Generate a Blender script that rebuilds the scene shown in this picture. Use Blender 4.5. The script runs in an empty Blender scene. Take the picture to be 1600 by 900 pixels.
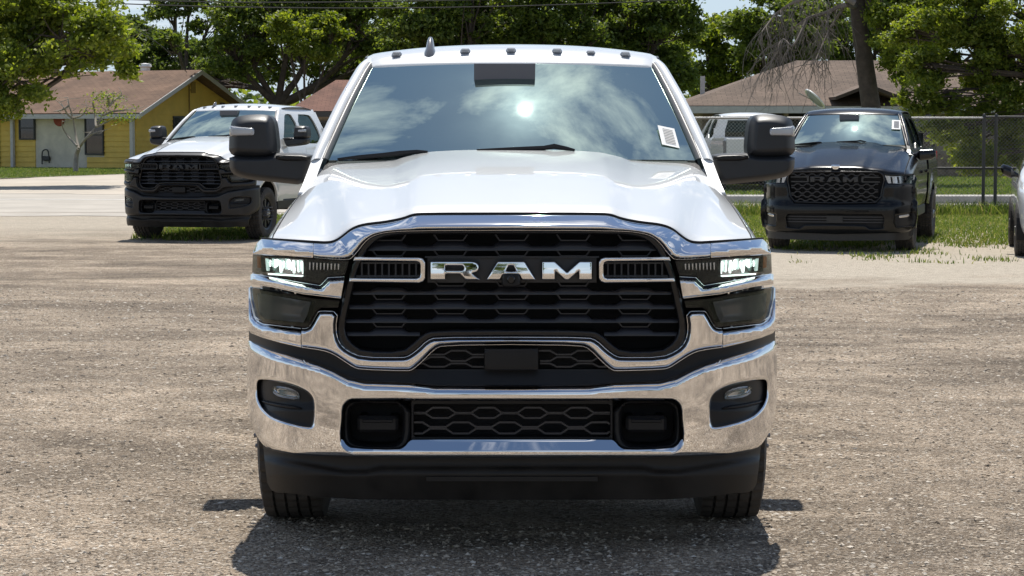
import bpy, math, random
import numpy as np
from mathutils import Vector
from mathutils.geometry import delaunay_2d_cdt
R = math.radians
SC = bpy.context.scene
COL = SC.collection
random.seed(4)
RNG = np.random.default_rng(4)

# ------------------------------------------------------------------ camera, sky, sun, exposure
F, CAMY, HC, HOR = 3609.0, -9.0, 1.68, 204.0        # focal length in photo pixels, camera place and horizon row
TH = math.atan((450.0 - HOR) / F)
cam_data = bpy.data.cameras.new('camera')
cam_data.sensor_width = 36.0
cam_data.lens = F / 1600.0 * 36.0
cam_data.clip_start = 0.1
cam_data.clip_end = 6000.0
cam = bpy.data.objects.new('camera', cam_data)
COL.objects.link(cam)
cam.location = (0.0, CAMY, HC)
cam.rotation_euler = (math.pi / 2 - TH, 0.0, 0.0)
SC.camera = cam

SUN_EL, SUN_AZ = R(65.0), R(3.0)                      # azimuth from +Y towards +X
SKY_STRENGTH, SUN_STRENGTH = 0.085, 4.6
SC.view_settings.view_transform = 'Standard'
SC.view_settings.look = 'None'
SC.view_settings.gamma = 1.0
SC.view_settings.use_curve_mapping = False
SC.view_settings.exposure = 0.27

world = bpy.data.worlds.new('World')
SC.world = world
world.use_nodes = True
def build_sky():
    nt = world.node_tree
    n = nt.nodes; l = nt.links
    bg = n['Background']
    bg.inputs['Strength'].default_value = SKY_STRENGTH
    sky = n.new('ShaderNodeTexSky')
    sky.sky_type = 'NISHITA'
    sky.sun_disc = False
    sky.sun_elevation = SUN_EL
    sky.sun_rotation = SUN_AZ
    sky.air_density = 1.0; sky.dust_density = 0.15; sky.ozone_density = 1.2
    tc = n.new('ShaderNodeTexCoord')
    sep = n.new('ShaderNodeSeparateXYZ'); l.new(tc.outputs['Generated'], sep.inputs[0])
    zc = n.new('ShaderNodeMath'); zc.operation = 'MAXIMUM'; zc.inputs[1].default_value = 0.0; l.new(sep.outputs['Z'], zc.inputs[0])
    za = n.new('ShaderNodeMath'); za.operation = 'ADD'; za.inputs[1].default_value = 0.22; l.new(zc.outputs[0], za.inputs[0])
    dx = n.new('ShaderNodeMath'); dx.operation = 'DIVIDE'; l.new(sep.outputs['X'], dx.inputs[0]); l.new(za.outputs[0], dx.inputs[1])
    dy = n.new('ShaderNodeMath'); dy.operation = 'DIVIDE'; l.new(sep.outputs['Y'], dy.inputs[0]); l.new(za.outputs[0], dy.inputs[1])
    cmb = n.new('ShaderNodeCombineXYZ'); l.new(dx.outputs[0], cmb.inputs[0]); l.new(dy.outputs[0], cmb.inputs[1]); cmb.inputs[2].default_value = 8.3
    no = n.new('ShaderNodeTexNoise'); no.inputs['Scale'].default_value = 3.4; no.inputs['Detail'].default_value = 9.0
    no.inputs['Roughness'].default_value = 0.62; no.inputs['Distortion'].default_value = 0.55
    l.new(cmb.outputs[0], no.inputs['Vector'])
    ramp = n.new('ShaderNodeValToRGB')
    ramp.color_ramp.elements[0].position = 0.525; ramp.color_ramp.elements[0].color = (0, 0, 0, 1)
    ramp.color_ramp.elements[1].position = 0.70; ramp.color_ramp.elements[1].color = (1, 1, 1, 1)
    l.new(no.outputs['Fac'], ramp.inputs[0])
    mix = n.new('ShaderNodeMix'); mix.data_type = 'RGBA'
    l.new(ramp.outputs[0], mix.inputs['Factor'])
    l.new(sky.outputs[0], mix.inputs['A'])
    mix.inputs['B'].default_value = (10.0, 10.2, 10.6, 1.0)
    # pale blue summer haze low in the sky, the same all round
    hz = n.new('ShaderNodeMapRange'); l.new(zc.outputs[0], hz.inputs[0])
    hz.inputs['From Min'].default_value = 0.0; hz.inputs['From Max'].default_value = 0.45; hz.inputs['To Min'].default_value = 0.85; hz.inputs['To Max'].default_value = 0.0
    mh = n.new('ShaderNodeMix'); mh.data_type = 'RGBA'; l.new(hz.outputs[0], mh.inputs['Factor'])
    l.new(sky.outputs[0], mh.inputs['A']); mh.inputs['B'].default_value = (5.6, 7.0, 8.6, 1.0)
    l.new(mh.outputs['Result'], mix.inputs['A'])
    l.new(mix.outputs['Result'], bg.inputs['Color'])
build_sky()
sun_data = bpy.data.lights.new('sun', 'SUN')
sun_data.energy = SUN_STRENGTH
sun_data.angle = R(0.53)
sun_data.color = (1.0, 0.955, 0.88)
sun = bpy.data.objects.new('sun', sun_data)
COL.objects.link(sun)
SUN_DIR = Vector((math.sin(SUN_AZ) * math.cos(SUN_EL), math.cos(SUN_AZ) * math.cos(SUN_EL), math.sin(SUN_EL)))
sun.rotation_euler = SUN_DIR.to_track_quat('Z', 'Y').to_euler()
sun.location = SUN_DIR * 60

# ------------------------------------------------------------------ photo pixel -> place
def at(px, py, Y):
    px = np.asarray(px, float); py = np.asarray(py, float); Y = np.asarray(Y, float)
    dx = (px - 800.0) / F; dy = (450.0 - py) / F
    ry = math.cos(TH) + dy * math.sin(TH); rz = -math.sin(TH) + dy * math.cos(TH)
    t = (Y - CAMY) / ry
    return np.stack([dx * t, Y + 0 * t, HC + rz * t], -1)
def ground_at(px, py, z=0.0):
    dx = (px - 800.0) / F; dy = (450.0 - py) / F
    ry = math.cos(TH) + dy * math.sin(TH); rz = -math.sin(TH) + dy * math.cos(TH)
    t = (z - HC) / rz
    return (dx * t, CAMY + ry * t, z)
def plan(x):
    x = np.abs(x)
    return 0.07 * x ** 2 + 0.20 * x ** 9
def fas(px, py, off):
    """photo pixel on the truck's bowed front, 'off' metres behind its foremost skin"""
    Y = np.asarray(off, float) + 0 * np.asarray(px, float)
    for _ in range(6):
        p = at(px, py, Y)
        Y = 0.5 * Y + 0.5 * (plan(np.minimum(np.abs(p[..., 0]), 1.09)) + off)
    return at(px, py, Y)

# ------------------------------------------------------------------ mesh helpers
def tag(o, label=None, cat=None, group=None, kind=None):
    if label: o['label'] = label
    if cat: o['category'] = cat
    if group: o['group'] = group
    if kind: o['kind'] = kind
    return o
def empty(name, loc=(0, 0, 0), rz=0.0):
    o = bpy.data.objects.new(name, None)
    o.empty_display_size = 0.2
    COL.objects.link(o)
    o.location = loc; o.rotation_euler = (0, 0, rz)
    return o
def mk(name, verts, faces, mat, parent=None, smooth=True, normals=None, angle=None):
    me = bpy.data.meshes.new(name)
    verts = np.asarray(verts, float)
    if isinstance(faces, np.ndarray):
        k = faces.shape[1]; nf = faces.shape[0]
        me.vertices.add(len(verts)); me.vertices.foreach_set('co', verts.astype(np.float32).ravel())
        me.loops.add(nf * k); me.loops.foreach_set('vertex_index', faces.astype(np.int32).ravel())
        me.polygons.add(nf)
        me.polygons.foreach_set('loop_start', np.arange(0, nf * k, k, dtype=np.int32))
        me.polygons.foreach_set('loop_total', np.full(nf, k, np.int32))
        me.update(calc_edges=True)
    else:
        me.from_pydata([tuple(v) for v in verts], [], faces)
    me.validate()
    me.polygons.foreach_set('use_smooth', np.full(len(me.polygons), bool(smooth)))
    if normals is not None and len(me.vertices) == len(normals):
        me.normals_split_custom_set_from_vertices([tuple(n) for n in normals])
    elif smooth and angle is not None:
        me.set_sharp_from_angle(angle=R(angle))
    me.materials.append(mat)
    o = bpy.data.objects.new(name, me)
    COL.objects.link(o)
    if parent is not None: o.parent = parent
    return o
def chaikin(p, n=2, closed=True):
    p = np.asarray(p, float)
    for _ in range(n):
        if closed:
            q = np.roll(p, -1, 0)
            p = np.stack([0.75 * p + 0.25 * q, 0.25 * p + 0.75 * q], 1).reshape(-1, 2)
        else:
            q = p[1:]; a = p[:-1]
            m = np.stack([0.75 * a + 0.25 * q, 0.25 * a + 0.75 * q], 1).reshape(-1, 2)
            p = np.vstack([p[:1], m, p[-1:]])
    return p
def sym(half):
    """left half (pixels, from the centre line round to the centre line) closed with its mirror image"""
    h = [tuple(q) for q in half]
    return h + [(1600 - x, y) for x, y in reversed(h) if abs(x - 800) > 0.01]
def resample(loop, step):
    loop = np.asarray(loop, float); out = []
    for a, b in zip(loop, np.roll(loop, -1, 0)):
        L = np.hypot(*(b - a))
        if L < 1e-6: continue
        k = max(1, int(math.ceil(L / step)))
        for i in range(k): out.append(a + (b - a) * i / k)
    return np.array(out)
def sdist(P, loops):
    """signed distance to the loops' border: positive inside the outer loop and outside the holes"""
    d2 = np.full(len(P), 1e18); ins = np.zeros(len(P), bool)
    for lp in loops:
        A = lp; B = np.roll(lp, -1, 0)
        for i0 in range(0, len(A), 64):
            a = A[i0:i0 + 64]; b = B[i0:i0 + 64]; ab = b - a
            L2 = (ab ** 2).sum(1) + 1e-18
            ap = P[:, None, :] - a[None]
            t = np.clip((ap * ab[None]).sum(2) / L2[None], 0, 1)
            d = ap - t[..., None] * ab[None]
            d2 = np.minimum(d2, (d ** 2).sum(2).min(1))
            c = (a[None, :, 1] > P[:, None, 1]) != (b[None, :, 1] > P[:, None, 1])
            dyv = np.where(np.abs(ab[:, 1]) < 1e-12, 1e-12, ab[:, 1])
            xi = a[None, :, 0] + (P[:, None, 1] - a[None, :, 1]) * (ab[:, 0] / dyv)[None]
            ins ^= (np.count_nonzero(c & (P[:, None, 0] < xi), axis=1) % 2).astype(bool)
    d = np.sqrt(d2)
    return np.where(ins, d, -d)
def orient(lp):
    a = lp; b = np.roll(lp, -1, 0)
    return 0.5 * np.sum(a[:, 0] * b[:, 1] - b[:, 0] * a[:, 1])
def panel(name, loops, mapf, mat, parent=None, step=4.0, rnd=0.0, rim=0.03, rimdir=(0, 1, 0), both=False, fill=True, flip=None, rim2=None):
    """a sheet cut to an outline with holes, bent by mapf(u, v, e) (e: 0 inside, 1 at a rounded border), with a returned edge"""
    loops = [np.asarray(l, float) for l in loops]
    for i, l in enumerate(loops):
        if (orient(l) < 0) == (i == 0): loops[i] = l[::-1]
    res = [resample(l, step) for l in loops]
    pts = []; edges = []
    for l in res:
        o = len(pts); pts += list(l)
        edges += [(o + i, o + (i + 1) % len(l)) for i in range(len(l))]
    extra = []
    if rnd > 0:
        for l in res:
            t = np.roll(l, -1, 0) - np.roll(l, 1, 0)
            nrm = np.stack([-t[:, 1], t[:, 0]], 1); nrm /= np.linalg.norm(nrm, axis=1)[:, None] + 1e-9
            for fr in (0.18, 0.42, 0.7, 1.0):
                q = l + nrm * rnd * fr
                d = sdist(q, res)
                extra.append(q[d > rnd * fr * 0.93])
    if fill:
        lo = res[0].min(0); hi = res[0].max(0)
        gx, gy = np.meshgrid(np.arange(lo[0] + step / 2, hi[0], step), np.arange(lo[1] + step / 2, hi[1], step * 0.87))
        gx = gx + (np.arange(gx.shape[0]) % 2)[:, None] * step * 0.5
        q = np.stack([gx.ravel(), gy.ravel()], 1)
        if len(q):
            d = sdist(q, res)
            extra.append(q[d > max(0.5 * step, rnd * 1.15)])
    for q in extra: pts += list(q)
    vo, eo, fo, *_ = delaunay_2d_cdt([Vector(p) for p in pts], edges, [], 0, 1e-5)
    V = np.array([(v.x, v.y) for v in vo]); Fa = np.array([list(f) for f in fo if len(f) == 3])
    cen = V[Fa].mean(1)
    Fa = Fa[sdist(cen, res) > 0]
    a, b, c = V[Fa[:, 0]], V[Fa[:, 1]], V[Fa[:, 2]]
    ar = (b[:, 0] - a[:, 0]) * (c[:, 1] - a[:, 1]) - (b[:, 1] - a[:, 1]) * (c[:, 0] - a[:, 0])
    Fa[ar < 0] = Fa[ar < 0][:, ::-1]
    h = min(0.25, 0.08 * step)
    def ev(Q):
        e = 0.0 * Q[:, 0]
        if rnd > 0:
            t = np.minimum(sdist(Q, res) / rnd, 1.0)
            e = (1 - t) ** 2
        return mapf(Q[:, 0], Q[:, 1], e)
    P = ev(V)
    du = ev(V + (h, 0)) - ev(V - (h, 0)); dv = ev(V + (0, h)) - ev(V - (0, h))
    N = np.cross(du, dv); N /= np.linalg.norm(N, axis=1)[:, None] + 1e-12
    rd = np.asarray(rimdir, float)
    if flip is None: flip = (N.mean(0) @ rd) > 0
    if flip: N = -N; Fa = Fa[:, ::-1]
    faces = [tuple(f) for f in Fa]
    verts = list(P); norms = list(N)
    if rim:
        ec = {}
        for f in Fa:
            for i in range(3):
                e = (int(f[i]), int(f[(i + 1) % 3])); ec[e] = True
        bnd = [e for e in ec if (e[1], e[0]) not in ec]
        nxt = {}; acc = {}
        for e in bnd:
            d = P[e[1]] - P[e[0]]
            w = np.cross(rd, d); acc[e[0]] = acc.get(e[0], 0) + w; acc[e[1]] = acc.get(e[1], 0) + w
        idx = {}
        for v in acc:
            n = acc[v] / (np.linalg.norm(acc[v]) + 1e-12)
            idx[v] = len(verts)
            verts += [P[v], P[v] + rd * rim]; norms += [n, n]
        for e in bnd:
            i, j = idx[e[0]], idx[e[1]]
            faces.append((e[1], e[0], -1) if False else (j, i, i + 1, j + 1))
        s = np.array(norms[len(P):])
    verts = np.array(verts); norms = np.array(norms)
    # faces on the returned edge look away from the sheet
    if rim and len(faces) > len(Fa):
        f = faces[len(Fa)]
        fn = np.cross(verts[f[1]] - verts[f[0]], verts[f[2]] - verts[f[0]])
        if fn @ norms[f[0]] < 0: norms[len(P):] *= -1
    o = mk(name, verts, faces, mat, parent, True, norms)
    if not both: return o
    v2 = verts * (-1, 1, 1); n2 = norms * (-1, 1, 1)
    o2 = mk(name, v2, [tuple(reversed(f)) for f in faces], mat, parent, True, n2)
    return o, o2
def grid(name, P, mat, parent=None, flip=False, both=False, angle=None, close=False):
    P = np.asarray(P, float); n, m = P.shape[:2]
    I = np.arange(n * m).reshape(n, m)
    if close: I = np.hstack([I, I[:, :1]])
    f = np.stack([I[:-1, :-1], I[1:, :-1], I[1:, 1:], I[:-1, 1:]], -1).reshape(-1, 4)
    if flip: f = f[:, ::-1]
    o = mk(name, P.reshape(-1, 3), np.ascontiguousarray(f), mat, parent, True, None, angle)
    if not both: return o
    o2 = mk(name, P.reshape(-1, 3) * (-1, 1, 1), np.ascontiguousarray(f[:, ::-1]), mat, parent, True, None, angle)
    return o, o2
def catmull(P, n):
    """P (k, d) resampled with n points on a Catmull-Rom curve"""
    P = np.asarray(P, float); k = len(P)
    Q = np.vstack([2 * P[0] - P[1], P, 2 * P[-1] - P[-2]])
    t = np.linspace(0, k - 1, n); i = np.minimum(t.astype(int), k - 2); u = (t - i)[:, None]
    a, b, c, d = Q[i], Q[i + 1], Q[i + 2], Q[i + 3]
    return 0.5 * (2 * b + (c - a) * u + (2 * a - 5 * b + 4 * c - d) * u ** 2 + (3 * b - a - 3 * c + d) * u ** 3)
class MB:
    """collects boxes, tubes and lathes into one mesh"""
    def __init__(s): s.v = []; s.f = []
    def add(s, v, f):
        o = len(s.v); s.v += [tuple(map(float, q)) for q in v]; s.f += [tuple(i + o for i in q) for q in f]; return s
    def box(s, x0, x1, y0, y1, z0, z1, b=0.0, rot=None, loc=(0, 0, 0)):
        if b <= 0:
            v = np.array([(x, y, z) for x in (x0, x1) for y in (y0, y1) for z in (z0, z1)], float)
            f = [(0, 1, 3, 2), (4, 6, 7, 5), (0, 4, 5, 1), (2, 3, 7, 6), (0, 2, 6, 4), (1, 5, 7, 3)]
        else:                                            # chamfered box
            v = []; ix = {}
            X = (x0, x1); Y = (y0, y1); Z = (z0, z1); sg = (1, -1)
            for i in (0, 1):
                for j in (0, 1):
                    for k in (0, 1):
                        for ax in range(3):
                            p = [X[i] + (sg[i] * b if ax != 0 else 0), Y[j] + (sg[j] * b if ax != 1 else 0), Z[k] + (sg[k] * b if ax != 2 else 0)]
                            ix[(i, j, k, ax)] = len(v); v.append(p)
            f = []
            g = lambda i, j, k, a: ix[(i, j, k, a)]
            for i in (0, 1):
                q = [g(i, 0, 0, 0), g(i, 1, 0, 0), g(i, 1, 1, 0), g(i, 0, 1, 0)]; f.append(q if i else q[::-1])
                q = [g(0, i, 0, 1), g(0, i, 1, 1), g(1, i, 1, 1), g(1, i, 0, 1)]; f.append(q if i else q[::-1])
                q = [g(0, 0, i, 2), g(1, 0, i, 2), g(1, 1, i, 2), g(0, 1, i, 2)]; f.append(q if i else q[::-1])
            for i in (0, 1):
                for j in (0, 1):
                    f.append([g(i, j, 0, 0), g(i, j, 1, 0), g(i, j, 1, 1), g(i, j, 0, 1)])
                    f.append([g(i, 0, j, 0), g(i, 1, j, 0), g(i, 1, j, 2), g(i, 0, j, 2)])
                    f.append([g(0, i, j, 1), g(1, i, j, 1), g(1, i, j, 2), g(0, i, j, 2)])
                    for k in (0, 1): f.append([g(i, j, k, 0), g(i, j, k, 1), g(i, j, k, 2)])
            v = np.array(v)
            c = v.mean(0); ff = []
            for q in f:
                n = np.cross(v[q[1]] - v[q[0]], v[q[2]] - v[q[0]])
                ff.append(tuple(q) if n @ (v[list(q)].mean(0) - c) > 0 else tuple(reversed(q)))
            f = ff
        if rot is not None:
            v = v @ np.array(rot).T
        return s.add(v + np.array(loc), f)
    def tube(s, pts, rad, k=8, cap=True):
        pts = np.asarray(pts, float); n = len(pts)
        rad = np.broadcast_to(np.asarray(rad, float), (n,))
        T = np.gradient(pts, axis=0); T /= np.linalg.norm(T, axis=1)[:, None] + 1e-12
        ref = np.array((0, 0, 1.0)) if abs(T[0][2]) < 0.9 else np.array((1.0, 0, 0))
        v = []
        for i in range(n):
            a = np.cross(T[i], ref); a /= np.linalg.norm(a) + 1e-12; b = np.cross(a, T[i])
            ref = b
            for j in range(k):
                w = 2 * math.pi * j / k
                v.append(pts[i] + rad[i] * (math.cos(w) * a + math.sin(w) * b))
        f = [(i * k + j, i * k + (j + 1) % k, (i + 1) * k + (j + 1) % k, (i + 1) * k + j) for i in range(n - 1) for j in range(k)]
        if cap: f += [tuple(range(k - 1, -1, -1)), tuple((n - 1) * k + j for j in range(k))]
        return s.add(v, f)
    def lathe(s, prof, k, loc=(0, 0, 0), axis='x', mod=None):
        """profile [(a, r)] turned about the axis"""
        v = []
        for i, (a, r) in enumerate(prof):
            for j in range(k):
                w = 2 * math.pi * j / k
                rr = r if mod is None else mod(i, j, r)
                p = (a, rr * math.cos(w), rr * math.sin(w))
                if axis == 'y': p = (rr * math.cos(w), a, rr * math.sin(w))
                if axis == 'z': p = (rr * math.cos(w), rr * math.sin(w), a)
                v.append((p[0] + loc[0], p[1] + loc[1], p[2] + loc[2]))
        n = len(prof)
        f = [(i * k + j, i * k + (j + 1) % k, (i + 1) * k + (j + 1) % k, (i + 1) * k + j) for i in range(n - 1) for j in range(k)]
        if axis == 'y': f = [q[::-1] for q in f]
        return s.add(v, f)
    def prism(s, poly, y0, y1):
        """(x, z) outline between two depths"""
        n = len(poly)
        v = [(x, y0, z) for x, z in poly] + [(x, y1, z) for x, z in poly]
        f = [tuple(range(n)), tuple(range(2 * n - 1, n - 1, -1))] + [(i, i + n, (i + 1) % n + n, (i + 1) % n) for i in range(n)]
        return s.add(v, f)
    def build(s, name, mat, parent=None, smooth=False, angle=35):
        return mk(name, np.array(s.v), s.f, mat, parent, smooth, None, angle if smooth else None)
def mirrored(o, parent=None):
    """a mirror image of a part on the other side of the vehicle"""
    me = o.data
    v = np.array([q.co for q in me.vertices]) * (-1, 1, 1)
    f = [tuple(reversed(p.vertices)) for p in me.polygons]
    sm = len(me.polygons) and me.polygons[0].use_smooth
    p = mk(o.name.split('.')[0], v, f, me.materials[0], parent or o.parent, sm, None, 35 if sm else None)
    return p
def copy_tree(o, parent=None, swap=None, skip=()):
    c = o.copy(); COL.objects.link(c); c.parent = parent
    if swap and c.type == 'MESH' and c.material_slots:
        m = swap.get(c.material_slots[0].material.name)
        if m:
            c.material_slots[0].link = 'OBJECT'; c.material_slots[0].material = m
    for ch in list(o.children):
        if ch.name.split('.')[0] in skip: continue
        copy_tree(ch, c, swap, skip)
    return c

# ------------------------------------------------------------------ materials
MATS = {}
def pmat(name, col, rough=0.5, metal=0.0, coat=0.0, var=0.0, vscale=8.0, bump=0.0, bscale=60.0, spec=0.5, emit=None, estr=0.0, coatr=0.03, rvar=0.0):
    m = bpy.data.materials.new(name); m.use_nodes = True
    n = m.node_tree.nodes; l = m.node_tree.links; b = n['Principled BSDF']
    b.inputs['Base Color'].default_value = (*col, 1)
    b.inputs['Roughness'].default_value = rough
    b.inputs['Metallic'].default_value = metal
    b.inputs['Coat Weight'].default_value = coat
    b.inputs['Coat Roughness'].default_value = coatr
    b.inputs['Specular IOR Level'].default_value = spec
    if emit:
        b.inputs['Emission Color'].default_value = (*emit, 1); b.inputs['Emission Strength'].default_value = estr
    tc = n.new('ShaderNodeTexCoord')
    if var or rvar:
        no = n.new('ShaderNodeTexNoise'); no.inputs['Scale'].default_value = vscale; no.inputs['Detail'].default_value = 6; no.inputs['Roughness'].default_value = 0.6
        l.new(tc.outputs['Object'], no.inputs['Vector'])
        if var:
            mr = n.new('ShaderNodeMapRange'); l.new(no.outputs['Fac'], mr.inputs[0])
            mr.inputs['From Min'].default_value = 0.25; mr.inputs['From Max'].default_value = 0.75
            mr.inputs['To Min'].default_value = 1 - var; mr.inputs['To Max'].default_value = 1 + var
            vm = n.new('ShaderNodeVectorMath'); vm.operation = 'SCALE'; vm.inputs[0].default_value = col
            l.new(mr.outputs[0], vm.inputs['Scale']); l.new(vm.outputs[0], b.inputs['Base Color'])
        if rvar:
            mr = n.new('ShaderNodeMapRange'); l.new(no.outputs['Fac'], mr.inputs[0])
            mr.inputs['From Min'].default_value = 0.3; mr.inputs['From Max'].default_value = 0.7
            mr.inputs['To Min'].default_value = max(0, rough - rvar); mr.inputs['To Max'].default_value = rough + rvar
            l.new(mr.outputs[0], b.inputs['Roughness'])
    if bump:
        nb = n.new('ShaderNodeTexNoise'); nb.inputs['Scale'].default_value = bscale; nb.inputs['Detail'].default_value = 5
        l.new(tc.outputs['Object'], nb.inputs['Vector'])
        bp = n.new('ShaderNodeBump'); bp.inputs['Strength'].default_value = bump; bp.inputs['Distance'].default_value = 0.02
        l.new(nb.outputs['Fac'], bp.inputs['Height']); l.new(bp.outputs[0], b.inputs['Normal'])
    MATS[name] = m
    return m
def glassmat(name, tint, ior=1.7, haze=0.03, hazer=0.3, rough=0.0):
    m = bpy.data.materials.new(name); m.use_nodes = True
    n = m.node_tree.nodes; l = m.node_tree.links
    n.remove(n['Principled BSDF']); out = n['Material Output']
    tr = n.new('ShaderNodeBsdfTransparent'); tr.inputs[0].default_value = (*tint, 1)
    gl = n.new('ShaderNodeBsdfGlossy'); gl.inputs['Roughness'].default_value = rough; gl.inputs[0].default_value = (0.48, 0.59, 0.54, 1)
    fr = n.new('ShaderNodeFresnel'); fr.inputs[0].default_value = ior
    mx = n.new('ShaderNodeMixShader'); l.new(fr.outputs[0], mx.inputs[0]); l.new(tr.outputs[0], mx.inputs[1]); l.new(gl.outputs[0], mx.inputs[2])
    last = mx
    if haze:
        g2 = n.new('ShaderNodeBsdfGlossy'); g2.inputs['Roughness'].default_value = hazer; g2.inputs[0].default_value = (0.72, 1.0, 0.97, 1)
        tc = n.new('ShaderNodeTexCoord'); no = n.new('ShaderNodeTexNoise'); no.inputs['Scale'].default_value = 5.0; no.inputs['Detail'].default_value = 7
        l.new(tc.outputs['Object'], no.inputs['Vector'])
        mr = n.new('ShaderNodeMapRange'); l.new(no.outputs['Fac'], mr.inputs[0])
        mr.inputs['From Min'].default_value = 0.3; mr.inputs['From Max'].default_value = 0.7; mr.inputs['To Min'].default_value = haze * 0.6; mr.inputs['To Max'].default_value = haze * 1.4
        m2 = n.new('ShaderNodeMixShader'); l.new(mr.outputs[0], m2.inputs[0]); l.new(mx.outputs[0], m2.inputs[1]); l.new(g2.outputs[0], m2.inputs[2])
        last = m2
    l.new(last.outputs[0], out.inputs['Surface'])
    MATS[name] = m
    return m
WHITE = pmat('white_paint', (0.70, 0.71, 0.71), 0.38, 0, 1.0, coatr=0.02)
CHROME = pmat('chrome', (0.86, 0.86, 0.87), 0.035, 1.0, bump=0.011, bscale=4.5, rvar=0.02, vscale=3.0)
PLASTIC = pmat('black_plastic', (0.009, 0.009, 0.010), 0.42, 0, 0, var=0.15, bump=0.02, bscale=300, spec=0.3)
MIRRORP = pmat('mirror_plastic', (0.020, 0.0215, 0.0245), 0.42, 0, 0, spec=0.4, bump=0.03, bscale=500)
DUSTY = pmat('dusty_plastic', (0.017, 0.0155, 0.014), 0.5, 0, 0, var=0.6, vscale=4.5, bump=0.05, bscale=260, spec=0.3, rvar=0.12)
GLOSSB = pmat('gloss_black', (0.008, 0.008, 0.009), 0.18, 0, 0.3, spec=0.3)
GRILLE = pmat('grille_plastic', (0.020, 0.020, 0.024), 0.36, 0, 0, var=0.1)
VOID = pmat('dark_void', (0.006, 0.006, 0.007), 0.8)
RUBBER = pmat('tyre_rubber', (0.052, 0.046, 0.040), 0.8, 0, 0, var=0.5, vscale=11, bump=0.1, bscale=120)
STEEL = pmat('wheel_alloy', (0.45, 0.45, 0.46), 0.32, 1.0)
BLACKWHEEL = pmat('black_wheel', (0.03, 0.03, 0.03), 0.35, 0.2)
GLASS = glassmat('windshield_glass', (0.72, 0.82, 0.80), 1.44, 0.0022, 0.24, 0.011)
SIDEGLASS = glassmat('tinted_glass', (0.34, 0.37, 0.38), 1.6, 0.01)
LENS = glassmat('lamp_lens', (0.80, 0.82, 0.84), 1.45, 0.0)
SMOKE = glassmat('smoked_lens', (0.52, 0.51, 0.50), 1.5, 0.0)
PODM = pmat('pod_trim', (0.13, 0.125, 0.135), 0.6)
REFLECT = pmat('lamp_reflector', (0.7, 0.7, 0.72), 0.18, 1.0)
AMBER = pmat('amber_reflector', (0.62, 0.16, 0.02), 0.3, 0, 0.5)
LED = pmat('led_light', (0.9, 0.95, 0.9), 0.3, emit=(0.86, 1.0, 0.90), estr=1.9)
CLEARP = pmat('silver_lens', (0.40, 0.41, 0.43), 0.22, 0.3, 0.8)
CABIN = pmat('cabin_trim', (0.12, 0.125, 0.125), 0.7)
LED2 = pmat('led_dim', (0.8, 0.85, 0.8), 0.3, emit=(0.72, 0.95, 0.84), estr=0.55)
SEATM = pmat('seat_fabric', (0.11, 0.11, 0.115), 0.85)
GASKET = pmat('window_gasket', (0.17, 0.165, 0.16), 0.4)
PAPER = pmat('paper', (0.82, 0.82, 0.80), 0.7)
INK = pmat('printed_ink', (0.25, 0.25, 0.26), 0.7)
GREYL = pmat('marker_grey', (0.16, 0.16, 0.165), 0.25, 0.2, 0.6)
# ------------------------------------------------------------------ the heavy-duty pickup
def fmap(off, rd=0.0):
    def g(u, v, e):
        o = off(u, v) if callable(off) else off
        return fas(u, v, o + e * rd)
    return g
def mir(loop): return [(1600 - x, y) for x, y in loop]
def lerp_line(pts):
    p = np.asarray(pts, float); s = np.argsort(p[:, 0]); p = p[s]
    return lambda u: np.interp(800 - np.abs(np.asarray(u) - 800), p[:, 0], p[:, 1])

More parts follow.
